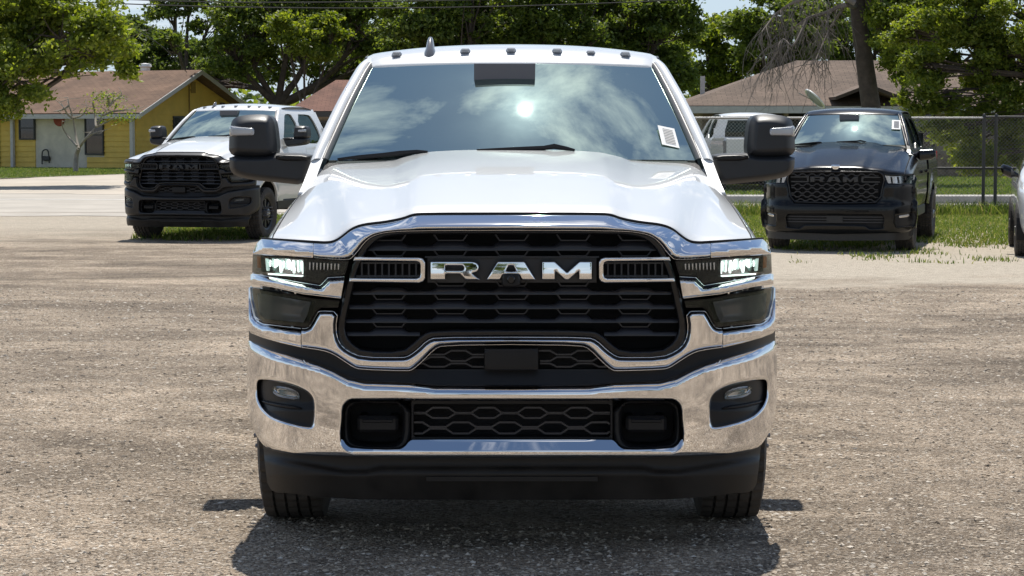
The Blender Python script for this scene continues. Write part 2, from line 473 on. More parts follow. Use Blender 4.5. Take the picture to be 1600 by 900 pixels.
def wheel(parent, x, y, rad=0.405, wid=0.275, rimmat=None, side=1, lugs=True):
    """one wheel: tyre with grooves and shoulder cuts, dished rim with spokes and hub"""
    tb = MB(); hw = wid / 2
    prof = [(-hw * 0.78, rad * 0.62), (-hw * 0.98, rad * 0.74), (-hw * 1.0, rad * 0.86), (-hw * 0.93, rad * 0.95)]
    tread = []
    xs = np.linspace(-hw * 0.82, hw * 0.82, 5)
    for i in range(5):
        a = -hw * 0.90 + i * (hw * 1.80) / 5; b = a + hw * 1.80 / 5
        g = 0.006
        tread += [(a + g * (i > 0), rad - (0.006 if i in (0,) else 0)), (b - g * (i < 4), rad - (0.006 if i == 4 else 0))]
        if i < 4: tread += [(b - g + 0.002, rad - 0.013), (b + g - 0.002, rad - 0.013)]
    prof += tread + [(hw * 0.93, rad * 0.95), (hw * 1.0, rad * 0.86), (hw * 0.98, rad * 0.74), (hw * 0.78, rad * 0.62)]
    n0, n1 = 4, 4 + len(tread)
    def mod(i, j, r):
        if n0 - 1 <= i < n1 + 1 and j % 3 == 0: return r - (0.014 if i < n0 + 3 or i >= n1 - 3 else 0.009)
        return r
    tb.lathe(prof, 132, (x, y, rad), 'x', mod)
    t = tb.build('tyre', RUBBER, parent, True, 40)
    rm = MB(); s = side
    rm.lathe([(-hw * 0.8 * s, rad * 0.63), (-hw * 0.8 * s, rad * 0.58), (hw * 0.35 * s, rad * 0.55), (hw * 0.70 * s, rad * 0.57), (hw * 0.80 * s, rad * 0.63)], 40, (x, y, rad))
    rm.lathe([(hw * 0.42 * s, rad * 0.56), (hw * 0.40 * s, rad * 0.30), (hw * 0.62 * s, rad * 0.24), (hw * 0.64 * s, 0.0)], 40, (x, y, rad))
    for k in range(8):
        w = k * math.pi / 4; c, sn = math.cos(w), math.sin(w)
        rot = np.array([[1, 0, 0], [0, c, -sn], [0, sn, c]])
        xx = sorted((hw * 0.40 * s, hw * 0.62 * s))
        rm.box(xx[0], xx[1], -0.028, 0.028, rad * 0.22, rad * 0.56, 0.006, rot, (x, y, rad))
    rim = rm.build('rim', rimmat or STEEL, parent, True, 30); rim.parent = t
    hb = MB()
    hb.lathe([(hw * 0.6 * s, 0.075), (hw * 0.95 * s, 0.07), (hw * 1.02 * s, 0.055), (hw * 1.02 * s, 0.0)], 24, (x, y, rad))
    for k in range(8):
        w = (k + 0.5) * math.pi / 4
        c = (x, y + 0.098 * math.cos(w), rad + 0.098 * math.sin(w))
        hb.lathe([(hw * 0.6 * s, 0.013), (hw * (1.30 if lugs else 0.8) * s, 0.009), (hw * (1.33 if lugs else 0.82) * s, 0.0)], 8, c)
    hub = hb.build('hub', GREYL, t, True, 35)
    return t

def hood_surface(cols, parent, paint, yfront, name='hood'):
    """cols: (front px, front py, rear px, rear py) from the centre line outwards"""
    c = np.array(cols, float)
    fr = fas(c[:, 0], c[:, 1], yfront)
    yr = 1.60 + 0.10 * ((800 - c[:, 2]) / 300.0) ** 2 - 0.10 * np.clip((c[:, 3] - 256) / 40.0, 0, 1)
    re = at(c[:, 2], c[:, 3], yr)
    n = 60; m = 26
    A = catmull(fr, n); B = catmull(re, n)
    for _ in range(40): B[26:-1, 2] = 0.25 * B[25:-2, 2] + 0.5 * B[26:-1, 2] + 0.25 * B[27:, 2]
    T = np.linspace(0, 1, m) ** 1.25
    P = np.zeros((m, n, 3))
    s = np.linspace(0, 1, n)
    for i, t in enumerate(T):
        p = A * (1 - t) + B * t
        # the step of the nose fades out into a smooth crowned sheet
        q = p.copy()
        k = math.sin(math.pi * t) ** 0.8
        zz = p[:, 2].copy()
        for _ in range(6): zz[1:-1] = 0.25 * zz[:-2] + 0.5 * zz[1:-1] + 0.25 * zz[2:]
        p[:, 2] = p[:, 2] * (1 - 0.45 * k) + zz * 0.45 * k
        p[:, 2] += 0.034 * math.sin(math.pi * t) * (0.35 + 0.65 * np.cos(s * math.pi / 2))
        p[:, 2] -= 0.018 * math.exp(-((t) / 0.02) ** 2) 
        # ridge dividing dome and shoulder
        P[i] = p
    # lip rolled down at the nose
    lip = P[0] + (0, 0.006, -0.012); lip2 = P[0] + (0, 0.03, -0.016)
    P = np.concatenate([lip2[None], lip[None], P])
    full = np.concatenate([P[:, ::-1] * (-1, 1, 1), P[:, 1:]], 1)
    full[:, :n] = P[:, ::-1]
    full[:, n:] = P[:, 1:] * (-1, 1, 1)
    o = grid(name, full, paint, parent, flip=False, angle=None)
    return o, P

HD_COLS = [(800, 329, 800, 234), (740, 329, 740, 234.3), (690, 329.3, 700, 235.5), (655, 330.3, 664, 238), (642, 332, 648, 241), (631, 336, 630, 245), (614, 341, 612, 250.5),
           (585, 345, 588, 252.5), (562, 349, 560, 253.5), (545, 355, 535, 254.5), (531, 366, 517, 256.5), (517, 374.5, 505, 261), (500, 377.5, 494, 270), (460, 375, 484, 283), (425, 371, 476, 297)]

def cab_and_body(root, paint, hoodcols, mirrors='tow', lights=True, gasket=None, bedmat=None, trim=None, whl=None, lugs=True, yhood=0.10):
    """hood, wings, cab with glass, doors, bed, wheels; front at y = 0, ground z = 0"""
    hood, P = hood_surface(hoodcols, root, paint, yhood)
    # wings: from the hood seam over the shoulder and down to the arch
    seam = P[2:, -1]
    sy, sz, sx = seam[:, 1], seam[:, 2], -seam[:, 0]
    y_a, y_b = sy[0], 1.80
    zs = lambda Y: np.interp(Y, sy, sz) + 0.05 * np.clip(Y - sy[-1], 0, 1)
    xs = lambda Y: np.interp(Y, sy, sx)
    def wing(u, v, e):
        t = np.clip((zs(u) - v) / 0.16, 0, None)
        x0 = xs(u)
        X = np.where(t < 1, x0 + (1.05 - x0) * (1 - (1 - np.minimum(t, 1)) ** 2), 1.05)
        X = X - 0.05 * np.clip((0.95 - v) / 0.4, 0, 1.3) ** 2
        arch = np.hypot(u - 1.0, v - 0.42)
        X = X + 0.025 * np.exp(-((arch - 0.53) / 0.07) ** 2)
        X = X - 0.10 * np.clip((0.62 - u) / 0.35, 0, 1) ** 2
        return np.stack([-X, u, v], -1)
    ua = np.linspace(y_a, y_b, 30)
    th = np.linspace(math.radians(200), math.radians(-20), 26)
    arch = [(1.0 - 0.50 * math.cos(math.pi - t), 0.42 + 0.50 * math.sin(t)) for t in th]
    arch = [(1.0 + 0.50 * math.cos(t), 0.42 + 0.50 * math.sin(t)) for t in th]
    front_low = [(0.52, 0.66), (0.50, 0.95), (y_a, 1.18)]
    outline = [(y_a, zs(y_a) - 0.010)] + [(u, float(zs(u)) - 0.010) for u in ua[1:]] + [(1.80, 1.0), (1.80, 0.58), (1.55, 0.58)]
    ar = [(1.0 + 0.50 * math.cos(t), 0.42 + 0.50 * math.sin(t)) for t in np.linspace(math.radians(18), math.radians(152), 22)]
    outline = outline + ar + front_low[1:2]
    for s in (1, -1):
        MB().tube(np.array([(s * p[0], p[1], p[2]) for p in seam[::2]]) + (0, 0, 0.0), 0.0036, 5).build('hood_gap', VOID, root, True)  # dark tube laid on the seam in place of the shaded gap
    panel('wing', [outline], wing, paint, root, step=0.05, rim=0.03, rimdir=(1, 0, 0), both=True)
    # doors and sills
    def door(u, v, e):
        X = 1.02 - 0.055 * np.clip((v - 1.12) / 0.32, 0, 1) ** 2 - 0.05 * np.clip((0.95 - v) / 0.4, 0, 1.2) ** 2 - 0.012 * np.exp(-((v - 0.93) / 0.04) ** 2)
        return np.stack([-X, u, v], -1)
    for y0, y1 in ((1.815, 2.925), (2.935, 3.93)):
        lp = [(y0, 1.435), (y0, 0.60), (y1, 0.60), (y1, 1.435)]
        ds = panel('door', [lp], door, paint, root, step=0.08, rim=0.03, rimdir=(1, 0, 0), both=True)
        for k, d in enumerate(ds):
            s = -1 if k == 0 else 1
            MB().box(min(s * 1.0, s * 1.055), max(s * 1.0, s * 1.055), y1 - 0.30, y1 - 0.08, 1.10, 1.145, 0.012).build('door_handle', MATS['black_plastic'] if trim is None else trim, d)
    for s in (-1, 1):
        MB().box(min(s * 0.86, s * 0.99), max(s * 0.86, s * 0.99), 1.60, 3.95, 0.44, 0.60, 0.02).build('sill', PLASTIC, root)
    # cab side above the belt line, with window openings
    def side(u, v, e):
        X = 0.957 - 0.222 * (v - 1.42) / 0.61 + 0.02 * np.sin(np.clip((v - 1.42) / 0.61, 0, 1) * math.pi)
        X = np.where(v > 1.98, X - 0.9 * (v - 1.98) ** 2 * 6, X)
        return np.stack([-X, u, v], -1)
    out = [(1.42, 1.385), (1.55, 1.452), (1.72, 1.585), (2.10, 1.853), (2.36, 2.005), (2.50, 2.045), (2.80, 2.062), (3.50, 2.060), (3.78, 2.04), (3.95, 1.96), (4.02, 1.80), (4.08, 1.43), (4.08, 1.385)]
    w1 = [(1.98, 1.47), (2.86, 1.47), (2.86, 1.93), (2.58, 1.955), (2.42, 1.90)]
    w2 = [(2.98, 1.47), (3.78, 1.47), (3.84, 1.62), (3.72, 1.90), (3.60, 1.945), (2.98, 1.945)]
    w1 = chaikin(w1, 1); w2 = chaikin(w2, 1)
    panel('cab_side', [out, w1, w2], side, paint, root, step=0.06, rnd=0, rim=0.05, rimdir=(1, 0, 0), both=True)
    for w in (w1, w2):
        def gl(u, v, e): 
            p = side(u, v, e); p[:, 0] += 0.022; return p
        c = np.mean(w, 0)
        panel('side_window', [c + (np.asarray(w) - c) * 1.03], gl, SIDEGLASS, root, step=0.12, rim=0, rimdir=(1, 0, 0), both=True)
    # windshield
    U, V = np.meshgrid(np.linspace(-1, 1, 41), np.linspace(0, 1, 21))
    bx, by, bz = 0.858 * U, 1.545 + 0.155 * U ** 2, 1.55 - 0.007 * U ** 2
    tx, ty, tz = 0.690 * U, 2.265 + 0.09 * U ** 2, 2.010 - 0.015 * U ** 2
    b = 4 * V * (1 - V) * 0.014
    W = np.stack([bx + (tx - bx) * V, by + (ty - by) * V - b * 0.57, bz + (tz - bz) * V + b * 0.82], -1)
    ws = grid('windshield', W, GLASS, root)
    # dark printed band round the glass
    band = []
    for (v0, v1, u0, u1) in ((0.955, 1.0, -1, 1),):
        ii = V[:, 0] >= 0.93
    bw = W[-3:] + (0, 0.004, -0.006); grid('windshield_band', bw, VOID, ws)
    for s in (0, 1):
        cs = W[:, :2] if s == 0 else W[:, -2:]
        grid('windshield_band', cs + (0, 0.004, -0.006), VOID, ws)
    # pillars beside the glass
    tt = np.linspace(0, 1, 24)
    inn = np.stack([W[:, 0, 0], W[:, 0, 1], W[:, 0, 2]], -1); inn = catmull(inn[::4], 24)
    oy = np.interp(tt, [0, 0.25, 0.62, 1.0], [1.66, 1.80, 2.10, 2.44]); oz = np.interp(oy, [q[0] for q in out[:6]], [q[1] for q in out[:6]])
    outp = side(oy, oz, 0) * (1, 1, 1)
    g0 = inn + (0.006, -0.006, 0.004)
    g1 = inn * 0.72 + outp * 0.28 + (0, -0.012, 0.010)
    p0 = inn * 0.70 + outp * 0.30 + (0, -0.010, 0.006); p1 = inn * 0.35 + outp * 0.65 + (-0.004, -0.014, 0.012); p2 = outp + (-0.003, 0, 0)
    a = catmull(np.array([p0[0], p1[0], p2[0]]), 6)
    Pp = np.array([catmull(np.array([p0[i] + (0, 0.03, -0.02), p0[i], p1[i], p2[i], p2[i] + (0.0, 0.04, 0.0)]), 14) for i in range(24)])
    grid('windshield_pillar', Pp, paint, root, flip=True, both=True)
    Gp = np.array([catmull(np.array([g0[i] + (0, 0.02, -0.01), g0[i], (g0[i] + g1[i]) / 2 + (0, -0.006, 0.004), g1[i], g1[i] + (0, 0.02, -0.01)]), 9) for i in range(24)])
    grid('windshield_gasket', Gp, gasket or GASKET, root, flip=True, both=True)
    # roof
    S = np.linspace(-1, 1, 41)
    rows = []
    for Yc, zc, dropk, bend, xw in ((2.25, 1.998, 0.013, 0.09, 0.70), (2.265, 2.016, 0.014, 0.09, 0.70), (2.325, 2.048, 0.022, 0.10, 0.712), (2.42, 2.082, 0.034, 0.10, 0.722), (2.60, 2.106, 0.046, 0.05, 0.73), (2.9, 2.120, 0.056, 0.0, 0.735),
                                    (3.4, 2.118, 0.056, 0, 0.735), (3.70, 2.105, 0.058, -0.02, 0.73), (3.92, 2.06, 0.06, -0.05, 0.725), (4.00, 1.99, 0.06, -0.06, 0.735)):
        z = zc - dropk * np.abs(S) ** 2.4
        edge = np.clip((np.abs(S) - 0.93) / 0.07, 0, 1)
        rows.append(np.stack([xw * S, Yc + bend * S ** 2, z - 0.012 * edge ** 2], -1))
    rows = np.array(rows)
    roof = grid('roof', catmull(rows.reshape(len(rows), -1), 34).reshape(34, 41, 3), paint, root)
    def on_roof(px, py):
        Yr = np.array([2.265, 2.325, 2.42, 2.60, 2.9]); zr = np.array([2.016, 2.048, 2.082, 2.106, 2.120]); dk = np.array([0.014, 0.022, 0.034, 0.046, 0.056]); bd = np.array([0.09, 0.10, 0.10, 0.05, 0.0])
        for Y in np.linspace(2.2, 2.9, 141):
            p = at(px, py, Y); s_ = abs(p[0]) / 0.72
            if p[2] < np.interp(Y, Yr + bd * s_ ** 2, zr - dk * s_ ** 2.4): return p
        return at(px, py, 2.45)
    # ditch moulding along the roof side
    for s in (-1, 1):
        pts = [(s * 0.722, 2.52, 2.032), (s * 0.730, 2.68, 2.046), (s * 0.735, 3.0, 2.054), (s * 0.735, 3.5, 2.052), (s * 0.73, 3.85, 2.02)]
        MB().tube(catmull(np.array(pts), 16), 0.009, 6).build('roof_moulding', PLASTIC, root, True)
    # rear of the cab and rear window
    rb = MB()
    rb.box(-0.94, 0.94, 4.03, 4.07, 0.70, 1.50)
    rb.box(-0.94, -0.66, 4.02, 4.065, 1.49, 1.72); rb.box(0.66, 0.94, 4.02, 4.065, 1.49, 1.72)
    rb.prism([(-0.88, 1.71), (-0.64, 1.71), (-0.58, 1.93), (-0.74, 1.99)], 4.0, 4.045); rb.prism([(0.64, 1.71), (0.88, 1.71), (0.74, 1.99), (0.58, 1.93)], 4.0, 4.045)
    rb.prism([(-0.75, 1.92), (0.75, 1.92), (0.70, 2.03), (-0.70, 2.03)], 3.96, 4.04)
    rb.build('cab_back', paint, root)
    MB().prism([(-0.67, 1.49), (0.67, 1.49), (0.59, 1.94), (-0.59, 1.94)], 4.015, 4.022).build('rear_window', SIDEGLASS, root)
    # cabin
    cb = MB()
    cb.box(-0.90, 0.90, 1.75, 3.98, 0.62, 0.66)
    cb.box(-0.88, 0.88, 1.62, 1.95, 0.80, 1.44, 0.03)
    for y in (2.62, 2.92):
        pass
    cb.build('cabin_floor', CABIN, root)
    db = MB()
    db.box(-0.84, 0.84, 1.68, 2.08, 1.36, 1.50, 0.04)
    db.box(0.22, 0.62, 1.86, 2.12, 1.44, 1.56, 0.03); db.box(-0.18, 0.18, 1.95, 2.12, 1.20, 1.52, 0.02)
    db.build('dashboard', CABIN, root, True)
    stb = MB(); c = np.array((0.50, 2.22, 1.455))
    ring = [c + 0.19 * np.array((math.cos(w), math.sin(w) * 0.38, math.sin(w) * 0.92)) for w in np.linspace(0, 2 * math.pi, 29)]
    stb.tube(ring, 0.017, 7, False)
    for w in (0, math.pi, 1.5 * math.pi):
        stb.tube([c, c + 0.19 * np.array((math.cos(w), math.sin(w) * 0.38, math.sin(w) * 0.92))], 0.018, 6)
    stb.lathe([(-0.03, 0.0), (-0.03, 0.06), (0.03, 0.07), (0.03, 0.0)], 12, tuple(c), 'y')
    stb.build('steering_wheel', SEATM, root, True)
    for x in (-0.43, 0.43):
        sb = MB()
        sb.box(x - 0.27, x + 0.27, 2.55, 3.05, 0.95, 1.12, 0.05)
        rot = [[1, 0, 0], [0, 0.97, 0.24], [0, -0.24, 0.97]]
        sb.box(-0.25, 0.25, -0.07, 0.07, 0.0, 0.62, 0.05, rot, (x, 2.98, 1.05))
        sb.box(-0.13, 0.13, -0.05, 0.05, 0.60, 0.82, 0.045, rot, (x, 2.98, 1.05))
        sb.build('seat', SEATM, root, True)
    sb = MB(); sb.box(-0.75, 0.75, 3.55, 3.9, 0.95, 1.1, 0.04); sb.box(-0.75, 0.75, 3.82, 3.95, 1.1, 1.62, 0.05); sb.build('rear_seat', SEATM, root, True)
    # camera and mirror pod behind the top of the glass
    pb = MB()
    pb.prism([(-0.182, 2.0), (-0.182, 1.885), (-0.172, 1.868), (-0.155, 1.860), (0.098, 1.860), (0.110, 1.870), (0.112, 2.0)], 2.12, 2.27)
    po = pb.build('sensor_pod', PODM, root)
    MB().prism([(-0.085, 1.872), (0.075, 1.872), (0.045, 1.892), (-0.05, 1.892)], 2.114, 2.121).build('sensor_window', CLEARP, po)
    # wipers
    for k, (xa, xb) in enumerate(((-0.78, -0.50), (0.02, 0.20))):
        wb = MB()
        if k == 0: pts = [at(528, 250, 1.68), at(560, 247, 1.66), at(600, 243.5, 1.645), at(625, 241, 1.635), at(652, 238.5, 1.62), at(668, 238.5, 1.60)]
        else: pts = [at(745, 236, 1.60), at(800, 234.5, 1.60), at(850, 232.5, 1.595), at(866, 230, 1.59), at(885, 233.5, 1.585), at(898, 236, 1.58)]
        pts = np.array(pts) + (0, -0.012, 0.004)
        wb.tube(pts, [0.006, 0.011, 0.012, 0.014, 0.011, 0.006], 6)
        wb.build('wiper', PLASTIC, root, True)
    # black cowl under the glass
    Cw = np.stack([W[0] + (0, 0.02, -0.005), W[0] * (1.01, 1, 1) + (0, -0.07, -0.035), W[0] * (1.02, 1, 1) + (0, -0.16, -0.12)])
    grid('cowl', Cw, PLASTIC, root)
    # white corner pieces between hood, pillar and door
    cq = np.array([[P[-1, -5], P[-1, -4], P[-1, -3], P[-1, -2], P[-1, -1]]])[0]
    tip = np.array([[-0.93, 1.66, 1.50], [-0.945, 1.68, 1.47], [-0.955, 1.72, 1.44], [-0.965, 1.76, 1.43], [-0.97, 1.80, 1.42]])
    grid('cowl_corner', np.array([catmull(np.array([P[-1, int(k)], 0.5 * (P[-1, int(k)] + tp) + (-0.006, 0, 0.008), tp]), 7) for k, tp in zip((47, 50, 53, 56, 59), tip)]), paint, root, flip=True, both=True)
    # bed
    bm_ = bedmat or paint
    def bed(u, v, e):
        X = 1.03 - 0.03 * np.clip((v - 1.15) / 0.3, 0, 1) ** 2 - 0.04 * np.clip((0.95 - v) / 0.4, 0, 1.2) ** 2
        arch = np.hypot(u - 4.80, v - 0.42); X = X + 0.03 * np.exp(-((arch - 0.53) / 0.08) ** 2)
        return np.stack([-X, u, v], -1)
    ar = [(4.80 + 0.50 * math.cos(t), 0.42 + 0.50 * math.sin(t)) for t in np.linspace(math.radians(162), math.radians(18), 22)]
    panel('bed_side', [[(4.12, 1.46), (4.12, 0.60), (4.28, 0.58)] + ar + [(6.0, 0.62), (6.04, 0.9), (6.04, 1.48)]], bed, bm_, root, step=0.08, rim=0.06, rimdir=(1, 0, 0), both=True)
    bb = MB(); bb.box(-0.97, 0.97, 4.13, 6.0, 0.78, 0.82); bb.box(-0.97, 0.97, 4.12, 4.16, 0.8, 1.46)
    for s in (-1, 1): bb.box(min(s * 0.9, s * 0.975), max(s * 0.9, s * 0.975), 4.13, 6.0, 1.41, 1.485, 0.01)
    bb.build('bed_floor', bm_, root)
    tg = MB().box(-0.95, 0.95, 5.99, 6.045, 0.83, 1.47, 0.015).build('tailgate', bm_, root)
    MB().box(-0.13, 0.13, 6.04, 6.062, 1.28, 1.36, 0.008).build('tailgate_handle', PLASTIC, tg)
    for s in (-1, 1): MB().box(min(s * 0.955, s * 1.025), max(s * 0.955, s * 1.025), 5.97, 6.055, 1.02, 1.42, 0.012).build('tail_lamp', MATS.get('tail_red') or pmat('tail_red', (0.35, 0.01, 0.01), 0.2, 0, 0.8), root)
    rbp = MB().box(-1.0, 1.0, 6.03, 6.18, 0.55, 0.75, 0.03).build('rear_bumper', MATS['chrome'] if trim is None else trim, root)
    # chassis in the dark underneath
    ub = MB(); ub.box(-0.80, 0.80, 0.5, 4.05, 0.48, 0.62); ub.box(-0.5, -0.36, 0.35, 6.0, 0.40, 0.55); ub.box(0.36, 0.5, 0.35, 6.0, 0.40, 0.55); ub.tube([(-0.8, 1.0, 0.40), (0.8, 1.0, 0.40)], 0.06, 8); ub.tube([(-0.8, 4.8, 0.40), (0.8, 4.8, 0.40)], 0.07, 8)
    ub.box(-0.98, 0.98, 1.46, 1.52, 0.42, 1.35); ub.box(-0.70, 0.70, 0.45, 1.5, 0.6, 1.15)
    for s in (-1, 1):
        for yy in (1.0, 4.8):
            pts = [(yy + 0.52 * math.cos(t), 0.42 + 0.52 * math.sin(t)) for t in np.linspace(0, math.pi, 14)]
            xa, xb = s * 0.70, s * 1.0
            v = [(xa, y, z) for y, z in pts] + [(xb, y, z) for y, z in pts]
            n = len(pts); ub.add(v, [(i, i + 1, i + 1 + n, i + n) for i in range(n - 1)])
    ub.build('chassis', VOID, root)
    for s in (-1, 1):
        for yy in (1.0, 4.8): wheel(root, s * 0.935, yy, side=s, rimmat=whl, lugs=lugs)
    if lights:
        for px, py in ((620, 84.5), (727, 79.5), (798.5, 78.5), (870.5, 79.5), (923, 80.5), (977, 84.5)):
            c = on_roof(px, py + 3.0)
            big = abs(px - 923) > 3
            h = 0.050 if big else 0.036; w = 0.032 if big else 0.029
            lb = MB(); pr = []
            for zz, k in ((-0.55, 1.0), (-0.1, 1.0), (0.3, 0.86), (0.5, 0.6)):
                rr = chaikin([(-w * k, -0.05 * k), (w * k, -0.05 * k), (w * 0.8 * k, 0.07 * k), (-w * 0.8 * k, 0.07 * k)], 2)
                pr.append([(c[0] + a, c[1] + 0.02 + b2, c[2] - 0.004 + h * zz) for a, b2 in rr])
            Pl = np.array(pr); k = Pl.shape[1]
            lb.add(Pl.reshape(-1, 3), [(i * k + j, i * k + (j + 1) % k, (i + 1) * k + (j + 1) % k, (i + 1) * k + j) for i in range(3) for j in range(k)] + [tuple(3 * k + j for j in range(k))])
            base = lb.build('roof_marker_lamp', GREYL, root, True, 50)
            MB().box(c[0] - w * 0.62, c[0] + w * 0.62, c[1] - 0.034, c[1] + 0.03, c[2] - 0.004 + h * 0.1, c[2] - 0.004 + h * 0.48, 0.005).build('lamp_lens', CLEARP, base)
        c = on_roof(671, 90.5) + (0, 0.05, 0)
        fb = MB(); pr = []
        for zz, yy, hw_, hl in ((-0.01, 0.0, 0.040, 0.085), (0.012, 0.0, 0.036, 0.08), (0.05, 0.02, 0.022, 0.06), (0.085, 0.04, 0.016, 0.042), (0.104, 0.055, 0.010, 0.025), (0.108, 0.06, 0.004, 0.01)):
            pr.append([(c[0] + hw_ * math.cos(w), c[1] + 0.04 + yy + hl * math.sin(w), c[2] + zz) for w in np.linspace(0, 2 * math.pi, 17)[:-1]])
        Pl = np.array(pr); k = 16
        fb.add(Pl.reshape(-1, 3), [(i * k + j, i * k + (j + 1) % k, (i + 1) * k + (j + 1) % k, (i + 1) * k + j) for i in range(5) for j in range(k)] + [tuple(5 * k + j for j in range(k))])
        fb.build('antenna_fin', GREYL, root, True)
    # door mirrors
    if mirrors == 'tow':
        YM = 1.98
        head = [(357.5, 246), (358, 215), (360, 197), (363, 187), (372, 181.5), (394, 178.6), (418, 179), (427, 185), (431, 203), (434, 243), (420, 247), (412, 248)]
        low = [(358, 242), (412, 242.3), (424, 240.5), (429, 238.5), (487, 241), (489, 250), (481, 272), (473, 289), (442, 286), (392, 281), (368, 275), (361, 268), (358.5, 260)]
        def mm(depth, rdd, curve=0.0):
            def g(u, v, e): return at(u, v, YM + depth + e * rdd + curve * ((u - 400) / 50.0) ** 2)
            return g
        hs = panel('mirror_head', [chaikin(head, 2)], mm(-0.05, 0.07, 0.012), MIRRORP, root, step=5, rnd=16, rim=0.16, both=True)
        ls = panel('mirror_arm', [chaikin(low, 1)], mm(-0.045, 0.06, 0.006), MIRRORP, root, step=6, rnd=10, rim=0.14, both=True)
        ins = [(430, 240.5), (486, 242), (484, 251), (432, 251.5)]
        panel('mirror_hinge_cover', [chaikin(ins, 1)], mm(-0.062, 0.02), PLASTIC, ls[0], step=8, rnd=3, rim=0.03)
        panel('mirror_hinge_cover', [chaikin(mir(ins), 1)], mm(-0.062, 0.02), PLASTIC, ls[1], step=8, rnd=3, rim=0.03)
        sig = [(359.5, 196.5), (395, 199), (398.5, 201), (398.5, 210), (395, 212.5), (360, 213), (358.5, 210), (358.5, 199)]
        for i, (o, mfun) in enumerate(zip(hs, (lambda q: q, mir))):
            def sm(u, v, e, i=i): 
                uu = u if i == 0 else 1600 - u
                return at(u, v, YM - 0.066 + e * 0.03 + 0.012 * ((uu - 400) / 50.0) ** 2)
            lamp = panel('turn_lamp', [mfun(sig)], sm, CLEARP, o, step=5, rnd=2.5, rim=0.03)
            gb = MB(); sgn = -1 if i == 0 else 1
            q0 = at(mfun([(366, 188)])[0][0], 188, YM + 0.112); q1 = at(mfun([(428, 242)])[0][0], 242, YM + 0.112)
            gb.box(min(q0[0], q1[0]), max(q0[0], q1[0]), YM + 0.111, YM + 0.117, min(q0[2], q1[2]), max(q0[2], q1[2]), 0.004).build('mirror_glass', REFLECT, o)
    elif mirrors == 'small':
        for s in (-1, 1):
            prm = []
            for t in np.linspace(0, 1, 9):
                xx = 0.93 + 0.36 * t
                hh = np.interp(t, [0, 0.3, 0.36, 0.9, 1], [0.035, 0.045, 0.085, 0.08, 0.045]); dd = np.interp(t, [0, 0.3, 0.36, 0.9, 1], [0.04, 0.045, 0.09, 0.075, 0.04])
                zc_ = 1.38 + 0.03 * t
                prm.append([(s * xx, 1.92 + dd * math.cos(w), zc_ + hh * math.copysign(abs(math.sin(w)) ** 0.7, math.sin(w))) for w in np.linspace(0, 2 * math.pi, 17)[:-1]])
            Pm = np.array(prm); k = 16; mb_ = MB()
            mb_.add(Pm.reshape(-1, 3), [(i * k + j, i * k + (j + 1) % k, (i + 1) * k + (j + 1) % k, (i + 1) * k + j) for i in range(8) for j in range(k)] + [tuple(8 * k + j for j in range(k))])
            mb_.build('door_mirror', GLOSSB, root, True)
    return hood

def letters(root, off, mat, proud=0.03, mp=None):
    c1 = lambda L: [(520 + x / 5.333, 340 + y / 5.333) for x, y in L]
    Rl = c1([(808, 362), (1150, 362), (1180, 366), (1206, 378), (1220, 398), (1222, 420), (1214, 442), (1196, 456), (1165, 464), (1237, 520), (1108, 520), (1058, 472), (942, 472), (942, 520), (808, 520)])
    Rh = c1([(942, 402), (1076, 402), (1088, 412), (1088, 428), (1076, 438), (942, 438)])
    Al = [(758.5, 437.5), (777, 408), (820, 408), (838.5, 437.5), (815, 437.5), (811, 430.5), (786, 430.5), (782, 437.5)]
    Ah = [(791, 423.5), (795.5, 415.5), (801.5, 415.5), (806, 423.5)]
    Ml = [(846, 437.5), (846, 408), (867, 408), (886, 425), (905, 408), (926, 408), (926, 437.5), (904, 437.5), (904, 424), (889, 437.5), (882.5, 437.5), (868, 424), (868, 437.5)]
    mp = mp or fmap(lambda u, v: off + 0.6 * ((437.5 - v) * 0.0025) ** 2, 0.010)
    for lp in ([Rl, Rh], [Al, Ah], [Ml]):
        panel('letter', lp, mp, mat, root, step=2.5, rnd=2.2, rim=proud)

